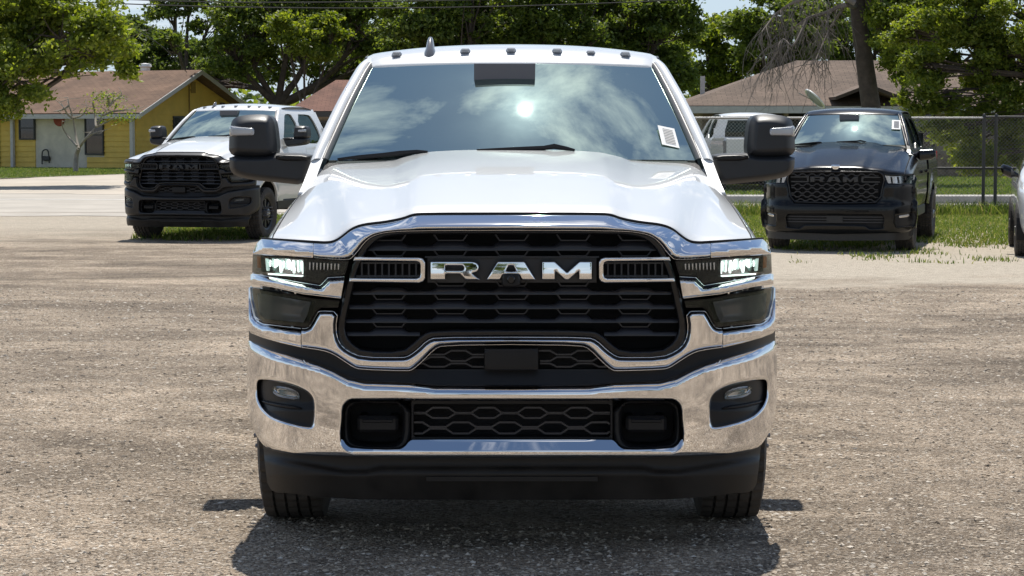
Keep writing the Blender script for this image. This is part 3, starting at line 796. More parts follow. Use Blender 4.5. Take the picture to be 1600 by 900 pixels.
def hd_truck():
    root = empty('pickup_truck')
    cab_and_body(root, WHITE, HD_COLS)
    # ---- grille: black frame, bars, ribs
    outer = [(800, 359), (640, 359), (600, 362), (578, 369), (566, 381), (557, 395), (546, 425), (534, 470), (525, 512), (529, 536), (542, 549), (563, 558), (632, 559), (651, 548), (667, 532), (680, 527), (800, 526)]
    inner = [(800, 366), (640, 366), (606, 369), (590, 375), (578, 386), (569, 400), (557, 428), (547, 470), (539, 508), (543, 526), (553, 538), (568, 547), (627, 548), (643, 537), (660, 521), (676, 515), (800, 514)]
    gf = panel('grille_frame', [chaikin(sym(outer), 1), chaikin(sym(inner), 1)], fmap(0.035, 0.012), GLOSSB, root, step=5, rnd=4, rim=0.10)
    bk = MB(); a = fas(np.array([535.0]), np.array([560.0]), 0.22)[0]; b = fas(np.array([1065.0]), np.array([362.0]), 0.22)[0]
    bk.box(-0.76, 0.76, 0.24, 0.26, 0.55, 1.215); bk.box(-0.52, 0.52, 0.24, 0.26, 1.215, 1.30); bk.build('radiator', VOID, gf)
    cen = [800 + 96 * k for k in range(-3, 4)]
    def bar(yr, yf, yb, x0, x1, skip=None, br=0.0, off=0.06):
        top = []
        for c in cen:
            for dx, yy in ((-30, yf), (-20, yr), (20, yr), (30, yf)):
                x = c + dx
                if x0 + 2 < x < x1 - 2: top.append((x, yy))
        def yat(x):
            X = [-1e4]; Y = [yf]
            for c in cen:
                X += [c - 30, c - 20, c + 20, c + 30]; Y += [yf, yr, yr, yf]
            return float(np.interp(x, X[1:], Y[1:], yf, yf))
        lp = [(x0, yat(x0))] + top + [(x1, yat(x1)), (x1, yb), (x0, yb)]
        def o(u, v): return off + 0.0032 * np.maximum(0, (yb - 5) - v) 
        return panel('grille_bar', [lp], fmap(o), GRILLE, gf, step=8, rim=0.05, rnd=0)
    def rib(c, y0, y1, off=0.075):
        w = 1.6; pts_o = [(c - 27, y0), (c - 20, y1), (c + 20, y1), (c + 27, y0)]; pts_i = [(c + 27 - w * 1.6, y0), (c + 20 - w * 0.5, y1 - w), (c - 20 + w * 0.5, y1 - w), (c - 27 + w * 1.6, y0)]
        panel('grille_rib', [pts_o + pts_i], fmap(off), GRILLE, gf, step=10, rim=0.03, fill=False)
    bar(377.5, 384.5, 391.8, 570, 1030)
    bar(448.7, 454.5, 460.5, 551, 1049)
    bar(469.5, 476, 483, 546, 1054)
    bar(492, 499, 504.5, 541, 1059)
    for s in (0, 1):
        x0, x1 = (541, 656) if s == 0 else (944, 1059)
        bar(512.5, 519, 525, x0, x1)
    for c in cen[1:-1]:
        rib(c, 367, 376.5)
    for y0, y1 in ((391.5, 400.5), (438.5, 447.5), (460, 468.5), (483, 491)):
        for c in cen[1:-1]:
            if y0 == 438.5 and abs(c - 800) > 150: continue
            rib(c, y0, y1)
    for c in (cen[0] + 96, cen[-1] - 96): rib(c, 504, 511.5)
    # carrier strip behind the letters and its thin upper line
    panel('letter_carrier', [[(668, 403), (932, 403), (932, 441.5), (668, 441.5)]], fmap(0.085), GRILLE, gf, step=20, rim=0.02)
    panel('grille_rib', [[(664, 400.5), (936, 400.5), (936, 402.8), (664, 402.8)]], fmap(0.066), GRILLE, gf, step=20, rim=0.03, fill=False)
    # side nostrils: bright C frames with upright fins
    for i in (0, 1):
        m = (lambda q: q) if i == 0 else mir
        fo = [(554, 401.5), (655, 402.2), (661, 404), (664.3, 409), (664.3, 435), (661, 440), (655, 442.2), (544.5, 440.6), (546.5, 434.2), (651, 434.6), (655, 433), (656.5, 429), (656.5, 414), (655, 410), (650, 408.8), (552, 407.5)]
        o_ = panel('nostril_trim', [m(fo)], fmap(-0.005, 0.006), CHROME, gf, step=2.5, rnd=2.2, rim=0.05)
        panel('nostril_back', [m([(552, 408), (658, 408), (658, 435), (546, 435)])], fmap(0.09), VOID, gf, step=12, rim=0.01)
        for k in range(9):
            x = 564 + k * 10.6
            panel('nostril_fin', [m([(x, 409.5), (x + 2.6, 409.5), (x + 2.6, 433.5), (x, 433.5)])], fmap(0.05), GRILLE, gf, step=12, rim=0.04, fill=False)
        for yy in (411.0, 431.5):
            panel('nostril_fin', [m([(552, yy - 1.2), (655, yy - 1.2), (655, yy + 1.2), (552, yy + 1.2)])], fmap(0.045), GRILLE, gf, step=12, rim=0.03, fill=False)
    letters(gf, 0.0, CHROME, 0.045)
    lc = [(786, 429), (789, 427.5), (808, 427.5), (811, 429), (814, 444), (809, 449), (788, 449), (783.5, 444)]
    fc = panel('front_camera', [lc], fmap(-0.02, 0.012), PLASTIC, gf, step=4, rnd=3, rim=0.06)
    cc = fas(np.array([798.5]), np.array([437.0]), -0.028)[0]
    MB().lathe([(0.0, 0.016), (-0.008, 0.012), (-0.008, 0.0)], 20, tuple(cc), 'y').build('camera_lens', GLOSSB, fc, True)
    # ---- bright arch over the grille and its outer ends
    atop = [(800, 336), (660, 336.3), (644, 338), (629, 344), (600, 349.5), (567, 353), (549, 359.5), (535.5, 371), (523, 379.3), (510, 381.5), (489.8, 380.3)]
    abot = [(489.8, 402.7), (520, 405.3), (545, 406.3), (551, 402), (559, 393), (567, 382), (579, 370), (600, 363.4), (640, 360.6), (800, 360)]
    T_ = chaikin(np.array(atop), 2, False); B_ = chaikin(np.array(abot), 2, False)
    def two_line_s(T, B):
        Tm = np.array([(1600 - x, y) for x, y in T]); Bm = np.array([(1600 - x, y) for x, y in B])
        def ld(P, L):
            d = np.full(len(P), 1e9)
            for i in range(len(L) - 1):
                a, b = L[i], L[i + 1]; ab = b - a
                t = np.clip(((P - a) @ ab) / (ab @ ab + 1e-12), 0, 1)
                d = np.minimum(d, np.linalg.norm(P - a - t[:, None] * ab, axis=1))
            return d
        def s(u, v):
            P = np.stack([800 - np.abs(u - 800), v], 1)
            dt = ld(P, T); db = ld(P, B)
            return dt / (dt + db + 1e-9), dt, db
        return s
    sA = two_line_s(T_, B_)
    def offA(u, v):
        s, dt, db = sA(u, v)
        top = 0.085 * np.maximum(0, 1 - s / 0.74) ** 1.25
        return -0.005 + top + 0.035 * np.maximum(0, (s - 0.80) / 0.20) ** 2
    arch_loop = [tuple(q) for q in T_] + [tuple(q) for q in B_]
    half = [tuple(q) for q in T_] + [tuple(q) for q in B_]
    loop = half + [(1600 - x, y) for x, y in reversed(half) if abs(x - 800) > 0.01]
    # order: centre-top -> out -> in -> centre-bottom -> mirror back
    panel('grille_arch', [loop], fmap(offA), CHROME, root, step=3.0, rnd=6, rim=0.05)
    btop = [(489, 380.2), (450, 377), (408, 373.5), (401, 380), (396, 392)]
    bbot = [(395.3, 396), (430, 398.5), (489, 402.7)]
    sB = two_line_s(np.array(btop, float), np.array(bbot, float))
    def offB(u, v):
        s, dt, db = sB(u, v)
        return -0.005 + 0.075 * np.maximum(0, 1 - s / 0.55) ** 1.2 + 0.012 * np.maximum(0, (s - 0.7) / 0.3) ** 2
    panel('headlight_brow', [btop + bbot], fmap(offB), CHROME, root, step=3.0, rnd=5, rim=0.05, both=True)
    gap_shade = [(x, y - 4.2) for x, y in T_] + [(x, y + 2.0) for x, y in T_[::-1]]
    sl_ = [tuple(q) for q in [(x, y - 4.2) for x, y in T_]] + [(407, 371.0), (407, 376.0)] + [(x, y + 2.0) for x, y in T_[::-1]]
    panel('hood_gap_shade', [sl_ + [(1600 - x, y) for x, y in reversed(sl_) if abs(x - 800) > 0.01]], fmap(0.088), VOID, root, step=5, rim=0.012)  # black strip put in as the shade of the gap under the hood lip
    # ---- headlights
    hl = [(395, 397.5), (430, 400), (489, 404.2), (545, 408), (541, 424), (538, 430), (513, 431.5), (509.5, 433), (501, 444), (470, 439), (442, 433.5), (394, 425.8)]
    h1, h2 = panel('headlight', [hl], fmap(0.055), GLOSSB, root, step=7, rim=0.04, both=True)
    for o, m in ((h1, lambda q: q), (h2, mir)):
        panel('lens', [m([(396, 399), (489, 405.5), (543, 409.5), (537, 429), (512, 430.5), (500.5, 442.5), (442, 432), (395.5, 424.5)])], fmap(0.008, 0.0), LENS, o, step=9, rim=0)
        rnd_ = random.Random(5)
        panel('led_reflector', [m([(413, 401.8), (474, 405.8), (474, 432), (417, 428.5)])], fmap(0.050), REFLECT, o, step=7, rim=0.005)
        for k in range(17):
            x = 414.5 + k * 3.5; y0 = 402.4 + 0.06 * (x - 415) + rnd_.uniform(-0.4, 2.6); y1 = 422.5 + 0.06 * (x - 415) + rnd_.uniform(-6, 3.5); w_ = rnd_.uniform(1.5, 3.2); sk = rnd_.uniform(-1.3, 1.3)
            panel('led', [m([(x, y0), (x + w_, y0 + 0.4), (x + w_ + sk, y1), (x + 0.4 + sk, y1 - 0.8)])], fmap(0.038 + 0.004 * (k % 3), 0.006), LED if rnd_.random() < 0.62 else LED2, o, step=4, rnd=0.8, rim=0.008, fill=False)
        panel('led', [m([(419, 427.2), (472, 430.8), (472, 432.6), (419, 429.2)])], fmap(0.040), LED, o, step=6, rim=0.01, fill=False)
        for k in range(9):
            x = 483 + k * 5.6
            panel('reflector_fin', [m([(x, 410 + 0.05 * (x - 483)), (x + 2.4, 410.2 + 0.05 * (x - 483)), (x + 1.6, 421.5), (x + 0.2, 421.5)])], fmap(0.040), REFLECT, o, step=6, rim=0.015, fill=False)
        panel('amber_marker', [m([(401.5, 400.5), (407, 401), (408, 419), (402.5, 418)])], fmap(0.030), AMBER, o, step=4, rim=0.01)
    # ---- bright strip between the lamps
    mt = [(391.5, 429), (394, 427), (442, 435.8), (500, 446), (512, 433.5), (538.5, 432)]
    mb_ = [(532.5, 466.3), (473, 459.5), (427, 449), (391.5, 444)]
    sM = two_line_s(np.array(mt, float), np.array(mb_, float))
    def offM(u, v):
        s, dt, db = sM(u, v)
        return -0.012 + 0.055 * np.maximum(0, 1 - dt / 8.5) ** 1.6 + 0.018 * np.maximum(0, 1 - db / 4) ** 2
    panel('headlight_strip', [mt + mb_], fmap(offM), CHROME, root, step=2.8, rnd=7, rim=0.05, both=True)
    # ---- lower lamps
    ll = [(391.5, 449), (430, 454), (489, 466.3), (531, 470), (528, 480.5), (502, 480.8), (495, 486), (481.5, 511.5), (440, 507.5), (411, 503.8), (399, 494.5), (393, 470)]
    l1, l2 = panel('lower_lamp', [ll], fmap(0.05), GLOSSB, root, step=7, rim=0.04, both=True)
    for o, m in ((l1, lambda q: q), (l2, mir)):
        panel('lens', [m([(393, 451), (489, 468), (530, 472), (527, 479), (501, 479.5), (494, 485), (480, 509.5), (411, 502), (400, 493)])], fmap(0.0), SMOKE, o, step=9, rim=0)
        rf = [(402, 458), (486, 472), (480, 492), (474, 504), (414, 498), (405, 490)]
        panel('reflector', [m(rf)], fmap(0.045, -0.02), REFLECT if False else CLEARP, o, step=5, rnd=12, rim=0.01)
        panel('led', [m([(456, 487), (470, 488.5), (469, 491.5), (456, 490.5)])], fmap(0.02), CLEARP, o, step=6, rim=0.01, fill=False)
    # ---- bright U under the grille
    ut = [(800, 526.5), (681, 527), (667, 532), (651, 547.5), (637, 557), (628, 558.5), (566, 558), (543, 548.5), (529.5, 535.5), (524.5, 513), (528.5, 486.5), (500, 485.5), (496, 488), (484, 510.5), (478, 513.2), (471, 513)]
    ub_ = [(471, 543), (504, 547.5), (520, 553), (540, 566), (552, 574), (563, 577.5), (636, 580), (645, 578), (660, 565), (679, 545.5), (692, 540), (800, 538.5)]
    T2 = chaikin(np.array(ut, float), 1, False); B2 = chaikin(np.array(ub_, float), 1, False)
    sU = two_line_s(T2, B2)
    def offU(u, v):
        s, dt, db = sU(u, v)
        return -0.020 + 0.050 * np.maximum(0, 1 - dt / 7.0) ** 2 + 0.035 * np.maximum(0, 1 - db / 7.5) ** 2 + 0.10 * np.clip((v - 500) / 80, 0, 1) * 0.15
    half = [tuple(q) for q in T2] + [tuple(q) for q in B2]
    loop = half + [(1600 - x, y) for x, y in reversed(half) if abs(x - 800) > 0.01]
    panel('grille_lower_trim', [loop], fmap(offU), CHROME, root, step=3.0, rnd=7, rim=0.06)
    et = [(390.5, 448), (391.5, 470), (397, 495), (402, 501.5), (411, 505.8), (440, 509.5), (470, 513)]
    eb = [(470, 542.8), (440, 536), (410, 527.5), (392, 520.5)]
    sE = two_line_s(np.array(et, float), np.array(eb, float))
    def offE(u, v):
        s, dt, db = sE(u, v)
        return -0.018 + 0.06 * np.maximum(0, 1 - dt / 10.0) ** 1.6 + 0.025 * np.maximum(0, 1 - db / 6) ** 2
    panel('lamp_lower_trim', [et + eb + [(389, 516), (388.5, 470), (388.5, 449)]], fmap(offE), CHROME, root, step=2.8, rnd=8, rim=0.06, both=True)
    # ---- little mesh above the bumper with plate pad and filler
    mesh_loop = sym([(800, 537), (690, 538), (676, 545), (640, 579), (800, 580)])
    mo = panel('lower_grille_back', [mesh_loop], fmap(0.12), VOID, root, step=20, rim=0.02)
    def hexline(pts, w, off, par, mat=GRILLE, mapf=None):
        pts = np.asarray(pts, float); t = np.gradient(pts, axis=0); nrm = np.stack([-t[:, 1], t[:, 0]], 1); nrm /= np.linalg.norm(nrm, axis=1)[:, None]
        nrm[:, 1] = np.sign(nrm[:, 1]) * np.maximum(np.abs(nrm[:, 1]), 0.55)
        lp = [tuple(q) for q in pts + nrm * w / 2] + [tuple(q) for q in (pts - nrm * w / 2)[::-1]]
        panel('grille_rib', [lp], mapf or fmap(off), mat, par, step=12, rim=0.03, fill=False)
    def zig(x0, x1, yc, amp, period, phase, hs, w, off, par):
        """one honeycomb wave line"""
        pts = []; x = x0
        edges = [0.0, 0.32, 0.5, 0.82]
        k0 = math.floor((x0 - phase) / period) - 1; k1 = math.ceil((x1 - phase) / period) + 1
        raw = []
        for k in range(k0, k1 + 1):
            b = phase + k * period
            raw += [(b, yc - amp), (b + 0.34 * period, yc - amp), (b + 0.5 * period, yc + amp), (b + 0.84 * period, yc + amp)]
        raw = np.array(raw)
        xs_ = [x0] + [q for q in raw[:, 0] if x0 + 1 < q < x1 - 1] + [x1]
        hexline([(q, float(np.interp(q, raw[:, 0], raw[:, 1]))) for q in xs_], w, off, par)
    for x0, x1 in ((668, 756), (844, 932)):
        zig(x0 - 2, x1 + 2, 551, 3.0, 66, 705, 0, 2.6, 0.05, mo); zig(x0 - 10 if x0 < 800 else x0, x1 if x0 < 800 else x1 + 10, 561, 3.0, 66, 672, 0, 2.6, 0.05, mo); zig(x0 - 16 if x0 < 800 else x0, x1 if x0 < 800 else x1 + 16, 570.5, 2.6, 66, 705, 0, 2.6, 0.05, mo)
    panel('plate_pad', [[(757, 545), (841, 545), (841, 578), (757, 578)]], fmap(0.012, 0.004), PLASTIC, root, step=10, rnd=2, rim=0.05)
    fil = sym([(800, 577), (648, 577), (636, 578), (563, 575), (540, 563), (518, 549), (470, 541), (410, 525), (389, 517), (389, 534), (427, 549), (473, 560), (501, 567), (520, 576), (546, 590), (575, 596), (650, 600), (800, 604)])
    def offF(u, v): return 0.065 - 0.0 * u - 0.0009 * np.clip(v - 577, 0, 30)
    panel('bumper_filler', [fil], fmap(offF), PLASTIC, root, step=7, rim=0.03)
    # ---- bumper
    btl = [(389, 529), (400, 535), (427, 545), (473, 556), (500, 563.5), (520, 572), (545, 585), (570, 591), (640, 593), (680, 597), (800, 598)]
    topf = lerp_line(btl); botf = lerp_line([(386, 680), (403, 690), (413, 697.5), (430, 706), (467, 713.5), (560, 717), (800, 718)])
    bo = [(800, 598), (680, 597), (640, 593), (570, 591), (545, 585), (520, 572), (500, 563.5), (473, 556), (427, 545), (400, 535), (389.5, 529.5), (386.5, 540), (386, 600), (387.5, 640), (392, 664), (403, 685), (413, 697.5), (430, 706), (467, 713.5), (560, 717), (800, 718)]
    fog = [(401.5, 612), (402, 596), (407, 592.5), (450, 599.5), (476, 610), (487, 620), (490, 634), (488.5, 662), (484, 667), (430, 654), (412, 640), (404, 626)]
    low = [(800, 626.7), (553, 625.7), (543, 629), (537, 638), (536, 660), (534, 684), (537, 696), (546, 703), (553, 705), (800, 705)]
    fogc = chaikin(fog, 2); lowc = chaikin(sym(low), 1)
    fogr = [(398, 627), (403, 629), (412, 643), (430, 656), (484, 668.5), (488.5, 666), (493.5, 674), (490, 679), (470, 677), (430, 668), (409, 652), (400, 638)]
    def offBmp(u, v):
        w = v - topf(u)
        o = 0.060 * np.maximum(0, 1 - w / 19.0) ** 2.0
        f = w / (botf(u) - topf(u))
        return o + 0.020 * np.maximum(0, (f - 0.35) / 0.65) ** 2 + 0.022 * np.maximum(0, (f - 0.93) / 0.07) ** 2
    bmp = panel('bumper', [chaikin(sym(bo), 1), fogc, mir(fogc), lowc], fmap(offBmp, 0.022), CHROME, root, step=3.6, rnd=5.5, rim=0.07)
    # fog lamp pockets
    for i in (0, 1):
        m = (lambda q: [tuple(z) for z in q]) if i == 0 else (lambda q: mir([tuple(z) for z in q]))
        lampo = [(424, 606), (430, 602.5), (452, 605.5), (466, 612), (469, 620), (466, 625.5), (446, 623), (428, 617)]
        def offP(u, v): return 0.055 - 0.0011 * np.clip(v - 628, 0, 12) 
        pk = panel('fog_bezel', [m(fogc), m(chaikin(lampo, 1))], fmap(offP), PLASTIC, bmp, step=5, rnd=0, rim=0.03)
        panel('fog_lamp', [m(chaikin(lampo, 1))], fmap(0.075, -0.02), REFLECT, pk, step=3, rnd=6, rim=0.01)
        panel('fog_lens', [m(chaikin(lampo, 1))], fmap(0.05), LENS, pk, step=8, rim=0)
        sh = [(404, 624), (430, 629), (470, 635), (474, 641), (440, 638), (412, 631)]
        panel('fog_shelf', [m(chaikin(sh, 1))], fmap(0.028, 0.02), PLASTIC, pk, step=5, rnd=3, rim=0.04)
        def offL(u, v): return -0.004 + 0.0024 * np.clip(672 - v - 0.10 * np.abs(np.abs(u - 800) - 320), 0, 16)
        panel('fog_trim', [m(chaikin(fogr, 1))], fmap(lambda u, v: 0.018, 0.034), CHROME, bmp, step=3, rnd=6.5, rim=0.04)
    # lower opening: lip, hook housings, hooks, honeycomb
    lip = [(800, 687), (646, 687), (640, 689), (632, 699), (622, 703.5), (550, 701), (541, 696), (535, 686), (531, 688), (534.5, 699), (545, 706.5), (556, 709), (800, 709)]
    def offLip(u, v): return 0.026 - 0.0013 * np.clip(v - 687, 0, 18) + 0.0016 * np.sin(u / 47.0) * np.clip((705 - v) / 18, 0, 1)
    panel('bumper_lip', [chaikin(sym(lip), 1)], fmap(offLip), CHROME, bmp, step=3, rim=0.03)
    lb = panel('lower_opening_back', [sym([(800, 622), (540, 622), (533, 640), (531, 690), (545, 706), (800, 706)])], fmap(0.20), VOID, bmp, step=25, rim=0.02)
    for i in (0, 1):
        m = (lambda q: q) if i == 0 else mir
        hs_o = [(535, 640), (541, 629), (551, 624), (643, 624), (643, 690), (634, 702), (622, 706), (552, 704), (539, 697), (534, 685)]
        hs_i = [(546, 642), (551, 634), (560, 631.5), (620, 631.5), (627, 637), (629, 650), (628, 682), (622, 692), (608, 696), (566, 695), (551, 690), (546, 682)]
        hh = panel('hook_housing', [m(chaikin(hs_o, 1)), m(chaikin(hs_i, 1))], fmap(0.06, 0.03), PLASTIC, bmp, step=5, rnd=7, rim=0.10)
        q = fas(np.array([554.0, 586, 626, 554, 626]), np.array([662.0, 662, 662, 655, 671]), 0.05)
        x0, x1 = (q[0][0], q[2][0]) if i == 0 else (-q[2][0], -q[0][0])
        z = q[0][2]; yb = float(plan(abs(x0 + x1) / 2)) + 0.05
        hk = MB()
        hk.box(x0 + 0.01, x1 - 0.01, yb + 0.012, yb + 0.055, z - 0.036, z + 0.030, 0.012)
        for xa in (x0 + 0.012, x1 - 0.047): hk.box(xa, xa + 0.035, yb + 0.05, yb + 0.17, z - 0.034, z + 0.028, 0.006)
        hk.box(x0 + 0.03, x1 - 0.03, yb + 0.004, yb + 0.02, z + 0.004, z + 0.018, 0.004)
        hk.build('tow_hook', PLASTIC, hh, True)
    mg = panel('bumper_mesh_frame', [[(643, 626), (957, 626), (957, 688), (643, 688)], [(649, 631), (951, 631), (954, 634), (954, 680), (951, 683), (649, 683), (646, 680), (646, 634)]], fmap(0.075), PLASTIC, bmp, step=9, rim=0.05)
    for yc, ph in ((639.5, 663), (650, 699), (664, 655), (676, 691)):
        pass
    zig(647, 953, 641.0, 4.0, 72, 676, 0, 3.0, 0.085, mg)
    zig(647, 953, 649.5, 3.6, 72, 640, 0, 3.0, 0.085, mg)
    zig(647, 953, 663.5, 3.6, 72, 708.0, 0, 3.0, 0.085, mg)
    zig(647, 953, 673.5, 3.8, 72, 672.0, 0, 3.0, 0.085, mg)
    # ---- black air dam
    dam = [(800, 714), (560, 712), (467, 708), (430, 702), (411, 694), (411.5, 700), (415, 735), (418, 756), (424, 766), (432, 769.5), (455, 771), (503, 777), (560, 780.5), (800, 781.5)]
    def offD(u, v):
        w = np.abs(u - 800); st = np.where(w < 275, 736 + 0 * w, 740 - 0 * w)
        brk = np.interp(w, [0, 205, 225, 260, 385], [732, 732, 737, 737.5, 716])
        return 0.085 - 0.030 / (1 + np.exp(-(v - brk) / 2.2)) + 0.0009 * np.clip(v - 742, 0, 50)
    panel('air_dam', [sym(dam)], fmap(offD), DUSTY, root, step=5, rim=0.03)
    panel('air_dam_slot', [[(666, 745), (934, 745), (934, 752), (666, 752)]], fmap(0.05), PLASTIC, root, step=20, rim=0.02)
    # ---- sticker behind the glass
    return root

main_truck = hd_truck()
tag(main_truck, 'white heavy-duty pickup truck with chrome grille and bumper facing head-on', 'pickup truck')
def sticker(root, quad, name='window_sticker'):
    (tl, tr, br, bl) = quad
    def onglass(px, py):
        # place where the view line meets the windshield's outer face
        for Y in np.linspace(1.6, 2.4, 161):
            p = at(px, py, Y); u = abs(p[0]) / 0.80
            v = (Y - (1.56 + 0.155 * u * u)) / 0.655
            zg = 1.55 + 0.46 * v + 4 * v * (1 - v) * 0.014
            if p[2] < zg: return at(px, py, Y - 0.03)
        return at(px, py, 2.0)
    q = [onglass(*c) for c in (tl, tr, br, bl)]
    o = mk(name, np.array(q), [(0, 3, 2, 1)], PAPER, root, False)
    q = np.array(q); lb = MB()
    n = np.cross(q[1] - q[0], q[3] - q[0]); n /= np.linalg.norm(n)
    if n[1] > 0: n = -n
    def pt(a, b): return (q[0] * (1 - a) + q[1] * a) * (1 - b) + (q[3] * (1 - a) + q[2] * a) * b + n * 0.003
    for k in range(9):
        b0 = 0.14 + k * 0.085
        lb.add([pt(0.24, b0), pt(0.24, b0 + 0.045), pt(0.84, b0 + 0.045), pt(0.84, b0)], [(0, 1, 2, 3)])
    lb.build('printed_lines', INK, o)
    return o
sticker(main_truck, ((1027.5, 195.5), (1053.5, 201.0), (1062, 231.5), (1034.5, 225.5)))
# ------------------------------------------------------------------ materials of the place
def nodes(m): return m.node_tree.nodes, m.node_tree.links
def ground_material():
    m = bpy.data.materials.new('gravel_ground'); m.use_nodes = True
    n, l = nodes(m); b = n['Principled BSDF']; b.inputs['Roughness'].default_value = 0.95; b.inputs['Specular IOR Level'].default_value = 0.2
    tc = n.new('ShaderNodeTexCoord')
    def noise(scale, det=6, rough=0.6, vec=None, dist=0.0):
        q = n.new('ShaderNodeTexNoise'); q.inputs['Scale'].default_value = scale; q.inputs['Detail'].default_value = det; q.inputs['Roughness'].default_value = rough; q.inputs['Distortion'].default_value = dist
        l.new(vec or tc.outputs['Object'], q.inputs['Vector']); return q
    def mapr(src, a, b_, c, d):
        q = n.new('ShaderNodeMapRange'); l.new(src, q.inputs[0])
        for k, v in zip(('From Min', 'From Max', 'To Min', 'To Max'), (a, b_, c, d)): q.inputs[k].default_value = v
        return q
    def math2(op, a, b_):
        q = n.new('ShaderNodeMath'); q.operation = op
        for i, x in enumerate((a, b_)):
            if isinstance(x, (int, float)): q.inputs[i].default_value = x
            else: l.new(x, q.inputs[i])
        return q
    def mixc(f, a, b_, mode='MIX'):
        q = n.new('ShaderNodeMix'); q.data_type = 'RGBA'; q.blend_type = mode
        if isinstance(f, (int, float)): q.inputs['Factor'].default_value = f
        else: l.new(f, q.inputs['Factor'])
        for k, x in (('A', a), ('B', b_)):
            if isinstance(x, tuple): q.inputs[k].default_value = (*x, 1)
            else: l.new(x, q.inputs[k])
        return q
    # stones of two sizes
    vor = n.new('ShaderNodeTexVoronoi'); vor.inputs['Scale'].default_value = 85.0; l.new(tc.outputs['Object'], vor.inputs['Vector'])
    vo2 = n.new('ShaderNodeTexVoronoi'); vo2.inputs['Scale'].default_value = 31.0; l.new(tc.outputs['Object'], vo2.inputs['Vector'])
    sepc = n.new('ShaderNodeSeparateColor'); l.new(vor.outputs['Color'], sepc.inputs[0])
    sep2 = n.new('ShaderNodeSeparateColor'); l.new(vo2.outputs['Color'], sep2.inputs[0])
    def stone_ramp(src):
        ramp = n.new('ShaderNodeValToRGB'); e = ramp.color_ramp.elements
        e[0].position = 0.0; e[0].color = (0.09, 0.072, 0.056, 1); e[1].position = 1.0; e[1].color = (0.86, 0.77, 0.65, 1)
        for p, cc in ((0.2, (0.235, 0.183, 0.134, 1)), (0.6, (0.45, 0.362, 0.272, 1)), (0.88, (0.62, 0.515, 0.405, 1))):
            k = e.new(p); k.color = cc
        l.new(src, ramp.inputs[0]); return ramp
    ra = stone_ramp(sepc.outputs[0]); rb = stone_ramp(sep2.outputs[0])
    isbig = mapr(sep2.outputs[1], 0.70, 0.74, 0, 1); core = mapr(vo2.outputs['Distance'], 0.34, 0.40, 1, 0)
    bigf = math2('MULTIPLY', isbig.outputs[0], core.outputs[0])
    st = mixc(bigf.outputs[0], ra.outputs[0], rb.outputs[0])
    # sandy fines between the stones, worn bare in places
    mp = n.new('ShaderNodeMapping'); mp.inputs['Scale'].default_value = (0.45, 1.0, 1.0); mp.inputs['Rotation'].default_value = (0, 0, R(14)); l.new(tc.outputs['Object'], mp.inputs[0])
    blot = noise(0.75, 9, 0.68, mp.outputs[0], 0.9)
    blot2 = noise(0.23, 6, 0.6, None, 0.5)
    mid = noise(7.0, 9, 0.75)
    sand = mixc(mapr(mid.outputs['Fac'], 0.3, 0.7, 0, 1).outputs[0], (0.29, 0.210, 0.140), (0.55, 0.44, 0.325))
    c1 = mixc(mapr(mid.outputs['Fac'], 0.40, 0.66, 0.05, 0.60).outputs[0], st.outputs['Result'], sand.outputs['Result'])
    patch = noise(2.3, 9, 0.7, None, 0.4)
    dk = math2('MULTIPLY', mapr(blot.outputs['Fac'], 0.36, 0.58, 0.56, 1.14).outputs[0], mapr(patch.outputs['Fac'], 0.32, 0.66, 0.72, 1.24).outputs[0])
    sc1 = n.new('ShaderNodeVectorMath'); sc1.operation = 'SCALE'; l.new(c1.outputs['Result'], sc1.inputs[0]); l.new(dk.outputs[0], sc1.inputs['Scale'])
    lt = mapr(blot2.outputs['Fac'], 0.35, 0.65, 0.85, 1.18)
    sc2 = n.new('ShaderNodeVectorMath'); sc2.operation = 'SCALE'; l.new(sc1.outputs[0], sc2.inputs[0]); l.new(lt.outputs[0], sc2.inputs['Scale'])
    # pale caliche: a verge on the right and the apron towards the road on the left
    sep = n.new('ShaderNodeSeparateXYZ'); l.new(tc.outputs['Object'], sep.inputs[0])
    wob = noise(0.55, 6, 0.65); wv = math2('MULTIPLY', math2('SUBTRACT', wob.outputs['Fac'], 0.5).outputs[0], 9.0)
    yy = math2('ADD', sep.outputs['Y'], wv.outputs[0])
    right = mapr(sep.outputs['X'], 0.0, 3.0, 0, 1)
    r1 = mapr(yy.outputs[0], 15.4, 17.4, 0, 1); r2 = mapr(yy.outputs[0], 40, 46.0, 1, 0)
    rr = math2('MULTIPLY', math2('MULTIPLY', r1.outputs[0], r2.outputs[0]).outputs[0], right.outputs[0])
    left = mapr(sep.outputs['X'], 3.0, 0.0, 0, 1)
    l1 = mapr(yy.outputs[0], 24.5, 31.0, 0, 0.85)
    lf = math2('MULTIPLY', left.outputs[0], l1.outputs[0])
    pale = math2('MAXIMUM', rr.outputs[0], lf.outputs[0])
    palec = mixc(mapr(mid.outputs['Fac'], 0.3, 0.7, 0, 1).outputs[0], (0.50, 0.43, 0.335), (0.74, 0.655, 0.535))
    fin = mixc(pale.outputs[0], sc2.outputs[0], palec.outputs['Result'])
    l.new(fin.outputs['Result'], b.inputs['Base Color'])
    bp = n.new('ShaderNodeBump'); bp.inputs['Strength'].default_value = 1.0; bp.inputs['Distance'].default_value = 0.03
    hsum = math2('ADD', math2('ADD', math2('MULTIPLY', vor.outputs['Distance'], -0.7).outputs[0], mid.outputs['Fac']).outputs[0], math2('MULTIPLY', bigf.outputs[0], 0.5).outputs[0])
    l.new(hsum.outputs[0], bp.inputs['Height']); l.new(bp.outputs[0], b.inputs['Normal'])
    return m
GROUND = ground_material()
